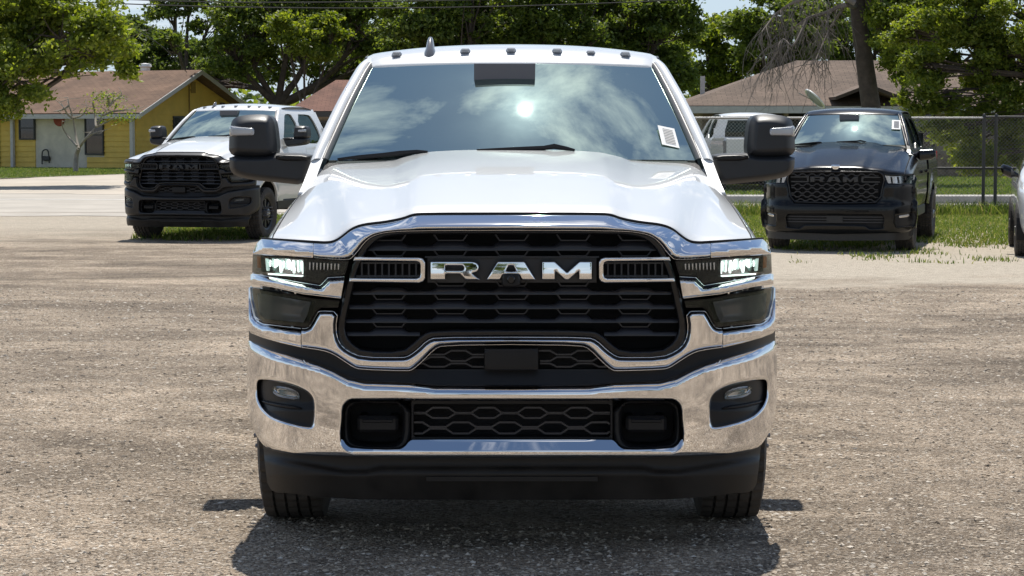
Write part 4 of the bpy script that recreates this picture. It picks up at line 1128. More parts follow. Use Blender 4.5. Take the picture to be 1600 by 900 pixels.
def rndmat(name, cols, rough=0.8, trans=0.0, spec=0.3):
    """a different tint for every separate leaf, blade or stone"""
    m = bpy.data.materials.new(name); m.use_nodes = True
    n, l = nodes(m); b = n['Principled BSDF']; b.inputs['Roughness'].default_value = rough; b.inputs['Specular IOR Level'].default_value = spec
    g = n.new('ShaderNodeNewGeometry'); ramp = n.new('ShaderNodeValToRGB'); e = ramp.color_ramp.elements
    e[0].color = (*cols[0], 1); e[1].color = (*cols[-1], 1)
    for i, c in enumerate(cols[1:-1]):
        k = e.new((i + 1) / (len(cols) - 1)); k.color = (*c, 1)
    l.new(g.outputs['Random Per Island'], ramp.inputs[0]); l.new(ramp.outputs[0], b.inputs['Base Color'])
    if trans:
        t = n.new('ShaderNodeBsdfTranslucent'); mx = n.new('ShaderNodeMixShader'); mx.inputs[0].default_value = trans
        hs = n.new('ShaderNodeHueSaturation'); hs.inputs['Saturation'].default_value = 1.15; hs.inputs['Value'].default_value = 2.3; hs.inputs['Hue'].default_value = 0.485
        l.new(ramp.outputs[0], hs.inputs['Color']); l.new(hs.outputs[0], t.inputs[0])
        l.new(b.outputs[0], mx.inputs[1]); l.new(t.outputs[0], mx.inputs[2]); l.new(mx.outputs[0], n['Material Output'].inputs['Surface'])
    return m
STONE = rndmat('loose_stones', [(0.13, 0.11, 0.09), (0.32, 0.265, 0.205), (0.39, 0.325, 0.25), (0.43, 0.36, 0.28), (0.48, 0.41, 0.325), (0.64, 0.58, 0.50)], 0.9)
GRASS = rndmat('grass_blades', [(0.035, 0.07, 0.014), (0.065, 0.11, 0.02), (0.10, 0.15, 0.03), (0.14, 0.18, 0.04), (0.25, 0.23, 0.09)], 0.7, 0.35)
LAWNB = rndmat('lawn_blades', [(0.06, 0.10, 0.02), (0.09, 0.15, 0.03), (0.14, 0.19, 0.05), (0.22, 0.22, 0.08)], 0.7, 0.3)
LEAF_D = rndmat('leaves_dark', [(0.030, 0.050, 0.014), (0.055, 0.085, 0.020), (0.080, 0.115, 0.026), (0.115, 0.150, 0.036)], 0.5, 0.42, 0.4)
LEAF_M = rndmat('leaves_mid', [(0.045, 0.070, 0.016), (0.075, 0.112, 0.022), (0.105, 0.148, 0.030), (0.145, 0.180, 0.040)], 0.5, 0.45, 0.4)
LEAF_B = rndmat('leaves_bright', [(0.065, 0.095, 0.016), (0.105, 0.148, 0.024), (0.15, 0.195, 0.032), (0.20, 0.23, 0.048)], 0.5, 0.48, 0.4)
BARK = pmat('bark', (0.075, 0.058, 0.045), 0.9, var=0.4, vscale=6, bump=0.6, bscale=14)
PALEBARK = pmat('pale_bark', (0.27, 0.24, 0.20), 0.9, var=0.25, vscale=9)
TWIG = pmat('dead_twigs', (0.17, 0.145, 0.125), 0.9, var=0.3)
LAWN = pmat('lawn_soil', (0.11, 0.125, 0.045), 0.95, var=0.45, vscale=1.4)
ROADM = pmat('road_concrete', (0.40, 0.365, 0.315), 0.9, var=0.22, vscale=0.7, bump=0.15, bscale=40)
DRIVE = pmat('driveway_caliche', (0.46, 0.405, 0.335), 0.95, var=0.18, vscale=0.8, bump=0.3, bscale=12)
DIRT = pmat('bare_dirt', (0.46, 0.35, 0.25), 0.95, var=0.25, vscale=1.5)
KERBM = pmat('kerb_concrete', (0.40, 0.385, 0.36), 0.9, var=0.2, vscale=3)
LINE = pmat('road_paint', (0.74, 0.73, 0.69), 0.8, var=0.15, vscale=4)
YELLOW = pmat('yellow_siding', (0.68, 0.46, 0.085), 0.6, var=0.12, vscale=2.0)
STUCCO = pmat('pale_stucco', (0.58, 0.53, 0.43), 0.9, var=0.15, vscale=2.5, bump=0.35, bscale=18)
FASCIA = pmat('grey_white_trim', (0.50, 0.485, 0.46), 0.7, var=0.1)
def shingle(name, c0, c1):
    m = bpy.data.materials.new(name); m.use_nodes = True
    n, l = nodes(m); b = n['Principled BSDF']; b.inputs['Roughness'].default_value = 0.92
    tc = n.new('ShaderNodeTexCoord')
    br = n.new('ShaderNodeTexBrick'); br.inputs['Scale'].default_value = 1.0; br.inputs['Brick Width'].default_value = 0.33; br.inputs['Row Height'].default_value = 0.145; br.inputs['Mortar Size'].default_value = 0.008
    br.inputs['Color1'].default_value = (*c0, 1); br.inputs['Color2'].default_value = (*c1, 1); br.inputs['Mortar'].default_value = (c0[0] * 0.45, c0[1] * 0.45, c0[2] * 0.45, 1)
    l.new(tc.outputs['UV'], br.inputs['Vector'])
    no = n.new('ShaderNodeTexNoise'); no.inputs['Scale'].default_value = 0.8; no.inputs['Detail'].default_value = 7; l.new(tc.outputs['Object'], no.inputs['Vector'])
    mr = n.new('ShaderNodeMapRange'); l.new(no.outputs['Fac'], mr.inputs[0]); mr.inputs['From Min'].default_value = 0.3; mr.inputs['From Max'].default_value = 0.7; mr.inputs['To Min'].default_value = 0.72; mr.inputs['To Max'].default_value = 1.25
    vm = n.new('ShaderNodeVectorMath'); vm.operation = 'SCALE'; l.new(br.outputs['Color'], vm.inputs[0]); l.new(mr.outputs[0], vm.inputs['Scale']); l.new(vm.outputs[0], b.inputs['Base Color'])
    bp = n.new('ShaderNodeBump'); bp.inputs['Strength'].default_value = 0.6; bp.inputs['Distance'].default_value = 0.02; l.new(br.outputs['Fac'], bp.inputs['Height']); bp.invert = True; l.new(bp.outputs[0], b.inputs['Normal'])
    return m
ROOF1 = shingle('brown_shingles', (0.150, 0.088, 0.056), (0.190, 0.115, 0.074))
ROOF2 = shingle('grey_brown_shingles', (0.128, 0.090, 0.066), (0.168, 0.120, 0.088))
ROOF3 = shingle('red_brown_shingles', (0.155, 0.075, 0.055), (0.20, 0.10, 0.07))
DARKWALL = pmat('tan_wall', (0.26, 0.215, 0.165), 0.9, var=0.15)
BRICKW = pmat('brown_stone', (0.22, 0.165, 0.115), 0.9, var=0.45, vscale=5, bump=0.5, bscale=9)
PANE = pmat('window_pane', (0.015, 0.018, 0.02), 0.06, 0, 0.5)
FRAME = pmat('dark_window_frame', (0.03, 0.03, 0.03), 0.5)
GALV = pmat('galvanised_steel', (0.30, 0.30, 0.295), 0.45, 0.6, var=0.2)
BLKPOST = pmat('dark_post', (0.045, 0.045, 0.045), 0.5, 0.3)
WIRE = pmat('fence_wire', (0.27, 0.27, 0.265), 0.45, 0.5)
CABLE = pmat('cable', (0.02, 0.02, 0.02), 0.7)
WOOD = pmat('pole_wood', (0.12, 0.09, 0.065), 0.9, var=0.3)
RUST = pmat('rust_red', (0.28, 0.055, 0.03), 0.7, var=0.2)
DISH = pmat('dish_grey', (0.36, 0.38, 0.40), 0.4, var=0.1)
DISHW = pmat('dish_white', (0.80, 0.80, 0.78), 0.5)

# ------------------------------------------------------------------ ground, road, kerb, lawns
def sheet(name, poly, z, mat, sub=None):
    if sub:
        q = resample(poly, 0.8); t = np.arange(len(q)); r = np.random.default_rng(len(poly))
        ph = r.uniform(0, 6, 6); w = sum(np.sin(q[:, 0] * f + q[:, 1] * f * 0.7 + p) for f, p in zip((0.5, 0.9, 1.7, 2.6, 4.1, 6.0), ph)) / 3.0
        big_ = np.abs(q).max(1) > 55; w[big_] = 0
        poly = [(x, y + sub * k) for (x, y), k in zip(q, w)]
    v = [(x, y, z) for x, y in poly]
    o = mk(name, np.array(v), [tuple(range(len(v)))], mat, None, False)
    return tag(o, kind='structure')
sheet('ground', [(-2500, -2500), (2500, -2500), (2500, 2500), (-2500, 2500)], 0.0, GROUND)
sheet('road', [(-120, 35.6), (-30, 35.8), (20, 36.9), (120, 38), (120, 44.3), (8, 44.3), (0, 46.5), (-12, 53.0), (-60, 55), (-120, 56)], 0.006, ROADM, 0.28)
rl = sheet('road_line', [(-60, 47.4), (-12, 47.2), (-1, 46.2), (-1, 46.42), (-12, 47.45), (-60, 47.65)], 0.011, LINE)
rl2 = sheet('road_edge_wear', [(-60, 37.9), (-20, 37.6), (-3, 38.4), (-3, 38.55), (-20, 37.85), (-60, 38.1)], 0.011, DRIVE)
sheet('driveway', [(-16.5, 53.2), (-9, 51.6), (-2, 48.2), (2, 50), (-4, 80), (-16.5, 80), (-17.5, 66)], 0.011, DRIVE, 0.5)
sheet('dirt_verge', [(-60, 55.2), (-16.4, 53.4), (-17.0, 62), (-20, 66), (-60, 60)], 0.014, DIRT, 0.7)
sheet('lawn', [(-120, 62), (-22, 64.5), (-17.5, 72), (-14, 82), (-8, 88), (-3, 92), (-3, 200), (-120, 200)], 0.02, LAWN)
kb = MB()
kb.add([(3, 44.2, 0), (90, 44.2, 0), (90, 44.26, 0.17), (3, 44.26, 0.17), (90, 44.42, 0.20), (3, 44.42, 0.20), (90, 44.42, 0), (3, 44.42, 0)], [(0, 1, 2, 3), (3, 2, 4, 5), (5, 4, 6, 7)])
tag(kb.build('kerb', KERBM), kind='structure')
sheet('lawn', [(-3, 44.42), (90, 44.42), (90, 200), (-3, 200)], 0.197, LAWN)

def inpoly(x, y, poly):
    P = np.stack([x, y], 1); return sdist(P, [np.asarray(poly, float)]) > 0
def blades(name, label, poly, n, h0, h1, mat, z=0.0, wid=0.008, clump=None, seed=1, lean=0.5, density=None):
    r = np.random.default_rng(seed); lo = np.min(poly, 0); hi = np.max(poly, 0)
    x = r.uniform(lo[0], hi[0], n * 3); y = r.uniform(lo[1], hi[1], n * 3)
    k = inpoly(x, y, poly)
    if density is not None: k &= r.uniform(0, 1, len(x)) < density(x, y)
    x = x[k][:n]; y = y[k][:n]; n = len(x)
    h = r.uniform(h0, h1, n) * r.uniform(0.6, 1.0, n); a = r.uniform(0, 2 * math.pi, n); w = wid * r.uniform(0.7, 1.6, n)
    dx = np.cos(a) * w; dy = np.sin(a) * w
    lx = r.normal(0, lean, n) * h; ly = r.normal(0, lean, n) * h
    b0 = np.stack([x - dx, y - dy, np.full(n, z - 0.005)], 1); b1 = np.stack([x + dx, y + dy, np.full(n, z - 0.005)], 1)
    m0 = np.stack([x - dx * 0.7 + lx * 0.4, y - dy * 0.7 + ly * 0.4, z + h * 0.6], 1); m1 = np.stack([x + dx * 0.7 + lx * 0.4, y + dy * 0.7 + ly * 0.4, z + h * 0.6], 1)
    t = np.stack([x + lx, y + ly, z + h], 1)
    V = np.stack([b0, b1, m1, m0, t], 1).reshape(-1, 3)
    i = np.arange(n)[:, None] * 5
    Fq = np.concatenate([i + (0, 1, 2), i + (0, 2, 3), i + (3, 2, 4)])
    o = mk(name, V, Fq, mat, None, False)
    return tag(o, label, 'grass', kind='stuff')
def vnoise(x, y, s, seed):
    r = np.random.default_rng(seed); out = 0 * x
    for k in range(6):
        a = r.uniform(0, 2 * math.pi); f = s * 1.7 ** (k * 0.6); p = r.uniform(0, 7)
        out = out + np.sin((x * math.cos(a) + y * math.sin(a)) * f + p)
    return out / 3.0
blades('verge_grass', 'ragged green grass around the black pickup by the fence', [(2.6, 20.3), (6, 20.0), (9, 20.6), (14, 19.8), (14, 37.0), (2.0, 37.0)], 80000, 0.02, 0.10, GRASS, wid=0.006, seed=3,
       density=lambda x, y: np.clip((y - 22.6) / 5.0 + 0.62 * vnoise(x, y, 1.3, 5) + 0.25 * vnoise(x, y, 4.0, 6), 0.004, 1))
blades('verge_grass', 'tall grass tufts along the foot of the wire fence', [(2.0, 36.0), (15, 36.0), (15, 38.2), (2.0, 38.2)], 16000, 0.12, 0.36, GRASS, wid=0.008, seed=4, density=lambda x, y: np.clip(0.5 + 0.5 * vnoise(x, y, 2.2, 8), 0.1, 1))
blades('verge_grass', 'short grass patch under the white truck with black grille', [(-5.9, 26.4), (-4.6, 26.0), (-3.0, 26.0), (-1.0, 30), (-1.4, 36), (-5.6, 36.0), (-6.0, 29)], 26000, 0.04, 0.13, GRASS, wid=0.007, seed=6, density=lambda x, y: np.clip((y - 26.2) / 1.5 + 0.4 * vnoise(x, y, 1.9, 2), 0.03, 1))
blades('lawn_grass', 'mown lawn in front of the yellow house', [(-32, 63), (-22, 65), (-17.5, 72.5), (-14, 82.5), (-8, 88), (-8, 95), (-32, 95)], 60000, 0.04, 0.10, LAWNB, z=0.02, wid=0.012, seed=7)
blades('lawn_grass', 'bright lawn behind the kerb before the brown-roofed house', [(3, 44.5), (17, 44.5), (22, 70), (3, 70)], 70000, 0.04, 0.10, LAWNB, z=0.197, wid=0.011, seed=8)
def stones():
    r = np.random.default_rng(9); n = 90000
    d = 7.6 + (r.uniform(0, 1, n) ** 1.5) * 17.0
    x = r.uniform(-1, 1, n) * (d * 0.235 + 0.4); y = d + CAMY
    s = (0.0032 + 0.0100 * r.uniform(0, 1, n) ** 3.5) * (0.75 + 0.025 * d)
    keep = ~((np.abs(x) < 0.8) & (y > 0.8))
    x, y, s = x[keep], y[keep], s[keep]; n = len(x)
    base = np.array([(1, 0, 0), (0, 1, 0), (-1, 0, 0), (0, -1, 0), (0, 0, 1), (0, 0, -1)], float)
    V = base[None] * (1 + 0.35 * r.normal(0, 1, (n, 6, 1)).clip(-1.2, 1.2)) + 0.15 * r.normal(0, 1, (n, 6, 3))
    V *= np.stack([r.uniform(0.8, 1.5, n), r.uniform(0.8, 1.4, n), r.uniform(0.35, 0.6, n)], 1)[:, None, :] * s[:, None, None]
    a = r.uniform(0, 2 * math.pi, n); c, sn = np.cos(a)[:, None], np.sin(a)[:, None]
    X = V[..., 0] * c - V[..., 1] * sn; Yv = V[..., 0] * sn + V[..., 1] * c
    V = np.stack([X + x[:, None], Yv + y[:, None], V[..., 2] + s[:, None] * 0.15], -1).reshape(-1, 3)
    T = np.array([(0, 1, 4), (1, 2, 4), (2, 3, 4), (3, 0, 4), (1, 0, 5), (2, 1, 5), (3, 2, 5), (0, 3, 5)])
    Fq = (np.arange(n)[:, None, None] * 6 + T[None]).reshape(-1, 3)
    tag(mk('gravel', V, Fq, STONE, None, False), 'loose tan and grey gravel scattered over the lot', 'gravel', kind='stuff')
stones()

# ------------------------------------------------------------------ trees
def lobe(px, py, rx, ry, dist, rd=None):
    p = at(px, py, dist + CAMY); s = dist / F
    return (p[0], p[1], p[2], rx * s, (rd if rd else 0.8 * rx * s), ry * s)
def leaf_mesh(name, C, size, mat, parent, r, up=0.25, flat=0.0, asp=0.55):
    n = len(C)
    nrm = r.normal(0, 1, (n, 3)); nrm[:, 2] = np.abs(nrm[:, 2]) * (1 - flat) + up; nrm /= np.linalg.norm(nrm, axis=1)[:, None]
    t = r.normal(0, 1, (n, 3)); t -= (t * nrm).sum(1)[:, None] * nrm; t /= np.linalg.norm(t, axis=1)[:, None]
    b = np.cross(nrm, t)
    s = (size * r.uniform(0.6, 1.35, n))[:, None]
    V = np.stack([C - t * s, C + b * s * asp - nrm * s * 0.12, C + t * s, C - b * s * asp - nrm * s * 0.12], 1).reshape(-1, 3)
    i = np.arange(n)[:, None] * 4
    return mk(name, V, i + np.array((0, 1, 2, 3)), mat, parent, False)
def tree(label, base, fork_h, lobes, nleaf, size, mat, seed, trunk_r=0.22, group=None, bark=None, clump=0.35, perclump=26, name='tree', shell=0.45, limbs=2, lean=(0, 0), cat='tree'):
    r = np.random.default_rng(seed)
    root = empty(name, (base[0], base[1], base[2] if len(base) > 2 else 0.0)); B = np.array(root.location)
    tag(root, label, cat, group)
    tb = MB(); fork = np.array((lean[0], lean[1], fork_h))
    pts = np.array([(0, 0, -0.1), (0.02, 0, 0.15 * fork_h), (lean[0] * 0.3 + r.normal(0, 0.05), r.normal(0, 0.05), 0.45 * fork_h), (lean[0] * 0.7 + r.normal(0, 0.06), lean[1] * 0.7, 0.75 * fork_h), fork])
    tb.tube(catmull(pts, 12), np.linspace(trunk_r * 1.25, trunk_r * 0.72, 12), 10)
    Cs = []; vols = np.array([l[3] * l[4] * l[5] for l in lobes]); vols = vols ** 0.72; vols = vols / vols.sum()
    for li, L in enumerate(lobes):
        c = np.array(L[:3]) - B; rad = np.array(L[3:])
        r0 = trunk_r * (0.5 if c[2] > fork[2] * 0.9 else 0.16)
        mid = fork * 0.5 + c * 0.5 + r.normal(0, 0.12, 3) * np.linalg.norm(c - fork) * 0.5 + (0, 0, -0.05 * np.linalg.norm(c - fork))
        path = catmull(np.array([fork * 0.93, mid, c]), 8)
        tb.tube(path, np.linspace(r0, r0 * 0.28, 8), 6)
        for k in range(limbs * 4):
            e = r.normal(0, 1, 3); e /= np.linalg.norm(e); e = c + e * rad * r.uniform(0.55, 0.98)
            st = path[r.integers(3, 8)]
            m2 = 0.5 * (st + e) + r.normal(0, 0.08, 3) * rad.mean()
            tb.tube(catmull(np.array([st, m2, e]), 5), np.linspace(r0 * 0.30, r0 * 0.06, 5), 4)
        nc = max(3, int(nleaf * vols[li] / perclump))
        nt = max(5, int(9 + 3 * rad.mean()))
        d = r.normal(0, 1, (nt, 3)); d /= np.linalg.norm(d, axis=1)[:, None]
        tuft = c + d * rad * (r.uniform(0.25, 1.0, nt) ** 0.5)[:, None]
        tr_ = rad.mean() * r.uniform(0.22, 0.48, nt)
        pick = r.choice(nt, nc, p=tr_ ** 2 / (tr_ ** 2).sum())
        d = r.normal(0, 1, (nc, 3)); d /= np.linalg.norm(d, axis=1)[:, None]
        P = tuft[pick] + d * tr_[pick][:, None] * (r.uniform(0, 1, nc) ** shell)[:, None] * (1.15, 1.15, 0.7)
        for q in tuft: tb.tube(catmull(np.array([path[r.integers(4, 8)], 0.5 * (c + q) + r.normal(0, 0.06, 3) * rad, q]), 5), np.linspace(r0 * 0.26, r0 * 0.05, 5), 4)
        sz = clump * r.uniform(0.4, 1.3, nc)
        k = r.poisson(perclump, nc)
        idx = np.repeat(np.arange(nc), k)
        G = r.normal(0, 1, (len(idx), 3)) * sz[idx][:, None] * (0.55, 0.55, 0.30)
        Cs.append(P[idx] + G)
    tb.build('trunk', bark or BARK, root, True, 60)
    C = np.concatenate(Cs); C = C[C[:, 2] > 0.3]
    leaf_mesh('crown', C, size, mat, root, r)
    return root
def gx(px, dist): return (px - 800.0) / F * dist
TG = 'trees beyond the lot'
def T(label, pxb, dist, fork_h, lob, nleaf, size, mat, seed, **k):
    nleaf = int(nleaf * 1.2); size = size * (1.16 if dist > 90 else 1.0); z = k.pop('z', 0.0)
    return tree(label, (gx(pxb, dist), dist + CAMY, z), fork_h, [lobe(a, b, c, d, dist * dd) for (a, b, c, d, dd) in lob], nleaf, size, mat, seed, **k)
T('bright leafy tree overhanging the left end of the yellow house roof', -130, 70, 2.6, [(10, 40, 110, 75, 1), (95, 60, 85, 60, 0.98), (20, 120, 70, 55, 0.97), (150, 85, 55, 45, 1.02), (60, 0, 120, 50, 1), (-90, 80, 110, 110, 1), (5, 165, 26, 28, 0.97), (180, 55, 40, 30, 1.0)], 46000, 0.085, LEAF_B, 11, trunk_r=0.3, clump=0.30)
T('grey-green oak rising behind the ridge of the yellow house', 215, 128, 3.6, [(200, 70, 55, 40, 1), (165, 60, 30, 30, 1), (250, 85, 55, 32, 1), (225, 50, 40, 26, 1.02), (300, 95, 40, 30, 1)], 24000, 0.11, LEAF_D, 12, trunk_r=0.3, clump=0.42)
T('open-crowned tree with forked dark trunk behind the yellow gable', 292, 122, 4.6, [(262, 8, 40, 26, 1), (335, 25, 40, 34, 1), (300, -20, 60, 34, 1.02), (268, 66, 22, 20, 0.98), (345, 75, 30, 24, 1)], 10000, 0.10, LEAF_M, 13, trunk_r=0.26, clump=0.40, limbs=3)
T('broad spreading oak behind the cab of the white truck with black grille', 435, 104, 3.0, [(400, 40, 80, 52, 1), (480, 20, 90, 55, 1), (560, 45, 75, 52, 1), (365, 85, 50, 34, 0.99), (440, 95, 60, 26, 1.02), (520, 105, 55, 32, 1.03), (330, 130, 40, 26, 1.03), (600, 95, 45, 45, 1.03), (470, -20, 130, 45, 1)], 52000, 0.085, LEAF_M, 14, trunk_r=0.38, clump=0.40, limbs=3)
T('yellow-green young tree in front of the spreading oak', 478, 98, 2.6, [(480, 60, 48, 34, 1), (452, 40, 34, 26, 1), (520, 52, 28, 28, 1)], 8000, 0.08, LEAF_B, 15, trunk_r=0.14, clump=0.32)
T('dark dense tree behind the roof antenna of the chrome-fronted pickup', 690, 96, 2.8, [(665, 30, 70, 60, 1), (740, 10, 80, 60, 1), (650, 95, 60, 45, 1.02), (730, 80, 70, 50, 1.02)], 38000, 0.085, LEAF_M, 16, trunk_r=0.34, clump=0.38)
T('dark dense tree behind the middle of the chrome-fronted pickup roof', 850, 98, 2.8, [(830, 15, 85, 60, 1), (910, 30, 75, 60, 1), (820, 85, 70, 50, 1.02), (900, 95, 70, 45, 1.02)], 38000, 0.085, LEAF_M, 17, trunk_r=0.34, clump=0.38)
T('dark tree beside the right end of the chrome-fronted pickup roof', 1010, 100, 2.8, [(985, 30, 70, 55, 1), (1040, 55, 55, 55, 1), (1000, 100, 65, 50, 1.02), (1060, 110, 40, 45, 1.0), (1030, 0, 55, 40, 1)], 34000, 0.09, LEAF_M, 18, trunk_r=0.30, clump=0.38)
T('slender pale green tree left of the brown hip roof', 1110, 116, 2.6, [(1105, 90, 32, 55, 1), (1130, 55, 32, 40, 1), (1090, 125, 34, 34, 1.02), (1145, 105, 38, 40, 1.01)], 17000, 0.10, LEAF_B, 19, trunk_r=0.16, clump=0.34)
T('tall green tree behind the ridge of the brown hip roof', 1200, 112, 2.8, [(1185, 35, 60, 50, 1), (1235, 55, 55, 55, 1), (1190, 95, 50, 34, 1.02), (1260, 20, 60, 45, 1.02)], 30000, 0.095, LEAF_M, 20, trunk_r=0.26, clump=0.36)
T('green tree behind the thick leaning trunk and brown roof', 1330, 118, 2.8, [(1315, 50, 60, 60, 1), (1370, 70, 60, 55, 1), (1420, 40, 60, 60, 1.02)], 22000, 0.105, LEAF_M, 21, trunk_r=0.26, clump=0.38)
T('far yellow-green tree filling the gap behind the spreading oak', 590, 138, 3.0, [(560, 40, 60, 45, 1), (620, 60, 55, 50, 1), (540, 95, 55, 40, 1), (600, 110, 50, 40, 1)], 15000, 0.12, LEAF_B, 51, trunk_r=0.25, clump=0.5)
T('far yellow-green tree behind the dark dense trees', 790, 140, 3.0, [(760, 40, 60, 45, 1), (820, 50, 60, 50, 1), (790, 0, 60, 40, 1), (720, 70, 45, 40, 1)], 15000, 0.12, LEAF_B, 52, trunk_r=0.25, clump=0.5)
T('far pale green tree behind the dark tree beside the truck roof', 960, 138, 3.0, [(930, 40, 55, 50, 1), (990, 60, 60, 50, 1), (1050, 80, 45, 45, 1), (950, 0, 60, 40, 1)], 15000, 0.12, LEAF_B, 53, trunk_r=0.25, clump=0.5)
T('far green tree filling the gap left of the forked trunk', 330, 140, 3.0, [(330, 110, 50, 36, 1), (380, 90, 50, 40, 1), (280, 110, 40, 26, 1)], 11000, 0.12, LEAF_M, 54, trunk_r=0.25, clump=0.5)
# the tree with the thick trunk in front of the right-hand house
big = T('tree with thick dark trunk and bare drooping twigs before the brown roof', 1368, 62, 6.1, [(1440, -20, 70, 50, 1), (1380, -40, 70, 40, 1), (1395, 35, 34, 36, 0.98), (1420, 60, 44, 44, 0.99), (1385, 70, 18, 26, 0.98), (1410, 105, 26, 26, 0.99), (1480, 20, 60, 60, 1.02)],
        40000, 0.060, LEAF_B, 22, trunk_r=0.25, clump=0.22, limbs=2, z=0.19, lean=(-0.62, 0.0), perclump=22)
T('leafy tree with low boughs hanging over the fence by the white car', 1760, 49, 2.9, [(1500, 20, 70, 50, 1), (1590, 20, 90, 60, 1), (1520, 85, 70, 50, 1), (1610, 100, 80, 70, 1), (1450, 100, 45, 40, 1), (1560, 150, 60, 42, 1), (1480, 150, 36, 28, 0.99), (1430, 50, 40, 36, 1.01), (1505, 195, 34, 26, 0.99), (1590, 200, 45, 36, 1), (1420, 145, 18, 20, 0.99), (1525, 245, 34, 28, 0.99), (1465, 205, 20, 24, 0.99), (1500, 225, 40, 34, 1.01), (1570, 250, 40, 28, 1.0), (1435, 175, 18, 24, 0.99), (1700, 60, 120, 110, 1)],
        84000, 0.050, LEAF_B, 23, trunk_r=0.24, clump=0.17, limbs=2, perclump=22)
tw = MB(); rr_ = np.random.default_rng(31)
Bv = np.array(big.location)
def pl(px, py, d): return at(px, py, d + CAMY) - Bv
main_limbs = [[(1338, 10), (1318, 8), (1290, 20), (1262, 28), (1235, 48)], [(1336, 5), (1300, -10), (1250, 0), (1215, 20), (1190, 50)], [(1318, 12), (1300, 40), (1285, 70), (1272, 100)], [(1262, 28), (1240, 70), (1222, 62), (1205, 100)]]
paths = []
for ml in main_limbs:
    p = catmull(np.array([pl(a, b, 61.5 + rr_.uniform(-0.6, 0.6)) for a, b in ml]), 14); paths.append(p)
    tw.tube(p, np.linspace(0.085 if ml[0][0] > 1330 else 0.04, 0.014, 14), 6)
for k in range(170):
    p = paths[rr_.integers(0, 4)]; s = p[rr_.integers(4, 14)]
    L = rr_.uniform(0.5, 1.7); dx = rr_.normal(-0.15, 0.45); q = [s]; cur = s.copy(); dirv = np.array((dx, rr_.normal(0, 0.4), rr_.uniform(-0.2, 0.35)))
    for j in range(5):
        dirv = dirv * 0.72 + np.array((rr_.normal(0, 0.12), rr_.normal(0, 0.1), -0.34)); cur = cur + dirv / np.linalg.norm(dirv) * L / 5; q.append(cur.copy())
    if q[-1][2] < 1.6: continue
    tw.tube(np.array(q), np.linspace(0.011, 0.004, 6), 3, False)
    for j in (2, 3, 4):
        e = q[j] + np.array((rr_.normal(0, 0.13), rr_.normal(0, 0.1), -rr_.uniform(0.1, 0.35)))
        tw.tube(np.array([q[j], 0.5 * (q[j] + e) + rr_.normal(0, 0.02, 3), e]), [0.006, 0.005, 0.003], 3, False)
tw.build('dead_twigs', TWIG, big, True, 60)
# small bare tree before the yellow house
d_ = 93.0; r_ = np.random.default_rng(41)
sb_ = (gx(119, d_), d_ + CAMY, 0.0); sm_ = empty('small_tree', sb_); tag(sm_, 'small pale-barked tree with nearly bare branches before the yellow house', 'tree'); Bs = np.array(sb_)
tb_ = MB(); tips = []
def pq(px, py): return at(px, py, d_ + CAMY + r_.uniform(-0.5, 0.5)) - Bs
tb_.tube(catmull(np.array([(0, 0, -0.05), pq(119, 245), pq(123, 232)]), 6), np.linspace(0.11, 0.085, 6), 8)
for br in ([(123, 232), (118, 210), (114, 185), (108, 165), (106, 152)], [(123, 232), (135, 215), (150, 198), (160, 180), (172, 165)], [(120, 228), (108, 215), (98, 200), (97, 190)], [(135, 215), (148, 208), (162, 204)], [(150, 198), (148, 175), (145, 160), (150, 150)],
           [(114, 185), (128, 180), (136, 168)], [(108, 165), (96, 172), (84, 174)], [(160, 180), (178, 174), (196, 172), (212, 168)], [(172, 165), (180, 155), (190, 150)], [(172, 165), (168, 152), (172, 146)], [(150, 198), (168, 190), (180, 183)], [(114, 185), (105, 178), (100, 168), (92, 160)]):
    p = catmull(np.array([pq(*q) for q in br]), 9); tb_.tube(p, np.linspace(0.055, 0.014, 9), 5); tips.append(p[-1]); tips.append(p[-3])
    for k in range(4):
        s = p[r_.integers(3, 9)]; e = s + np.array((r_.normal(0, 0.3), r_.normal(0, 0.3), r_.normal(0.12, 0.2)))
        tb_.tube(np.array([s, 0.5 * (s + e) + r_.normal(0, 0.04, 3), e]), [0.016, 0.012, 0.007], 4)
tb_.build('trunk', PALEBARK, sm_, True, 60)
lc_ = np.array([pq(x, y) for x, y in ((150, 152), (165, 148), (172, 150), (185, 152), (178, 165), (200, 170), (190, 185), (160, 160), (205, 182), (140, 172), (175, 188), (168, 178))])
leaf_mesh('crown', np.concatenate([q + r_.normal(0, 1, (60, 3)) * (0.26, 0.26, 0.10) for q in lc_]), 0.055, LEAF_B, sm_, r_)
# trees across the lot, behind the photographer (they show in the chrome)
for k, (x, y, h) in enumerate(((-15, -34, 3.2), (-3, -40, 3.0), (9, -36, 3.4), (22, -33, 3.0))):
    rb_ = np.random.default_rng(60 + k)
    tree(('wide', 'tall', 'rounded', 'ragged')[k] + ' green tree across the lot, seen only mirrored in the chrome', (x, y), 2.2, [(x + rb_.uniform(-2, 2), y + rb_.uniform(-1, 1), h + rb_.uniform(0, 2.2), 2.6, 2.2, 1.9) for _ in range(4)], 7000, 0.16, LEAF_M, 70 + k, trunk_r=0.25, clump=0.5)

# far-off wood closing the horizon
def far_wood():
    r = np.random.default_rng(77); n = 26000
    x = r.uniform(-190, 190, n); y = 175 + 12 * np.sin(x * 0.03) + r.uniform(-6, 6, n)
    top = 4.6 + 1.6 * np.sin(x * 0.21) + 1.1 * np.sin(x * 0.53 + 1) + 0.8 * np.sin(x * 1.1 + 2)
    z = top * r.uniform(0.03, 1, n) ** 0.8
    P = np.stack([x, y, z], 1) + r.normal(0, 0.35, (n, 3))
    P[:, 2] = np.maximum(P[:, 2], 0.1)
    o = leaf_mesh('far_wood', P, 0.42, LEAF_M, None, r); tag(o, 'far-off belt of green trees along the horizon', 'woods', kind='stuff')
far_wood()

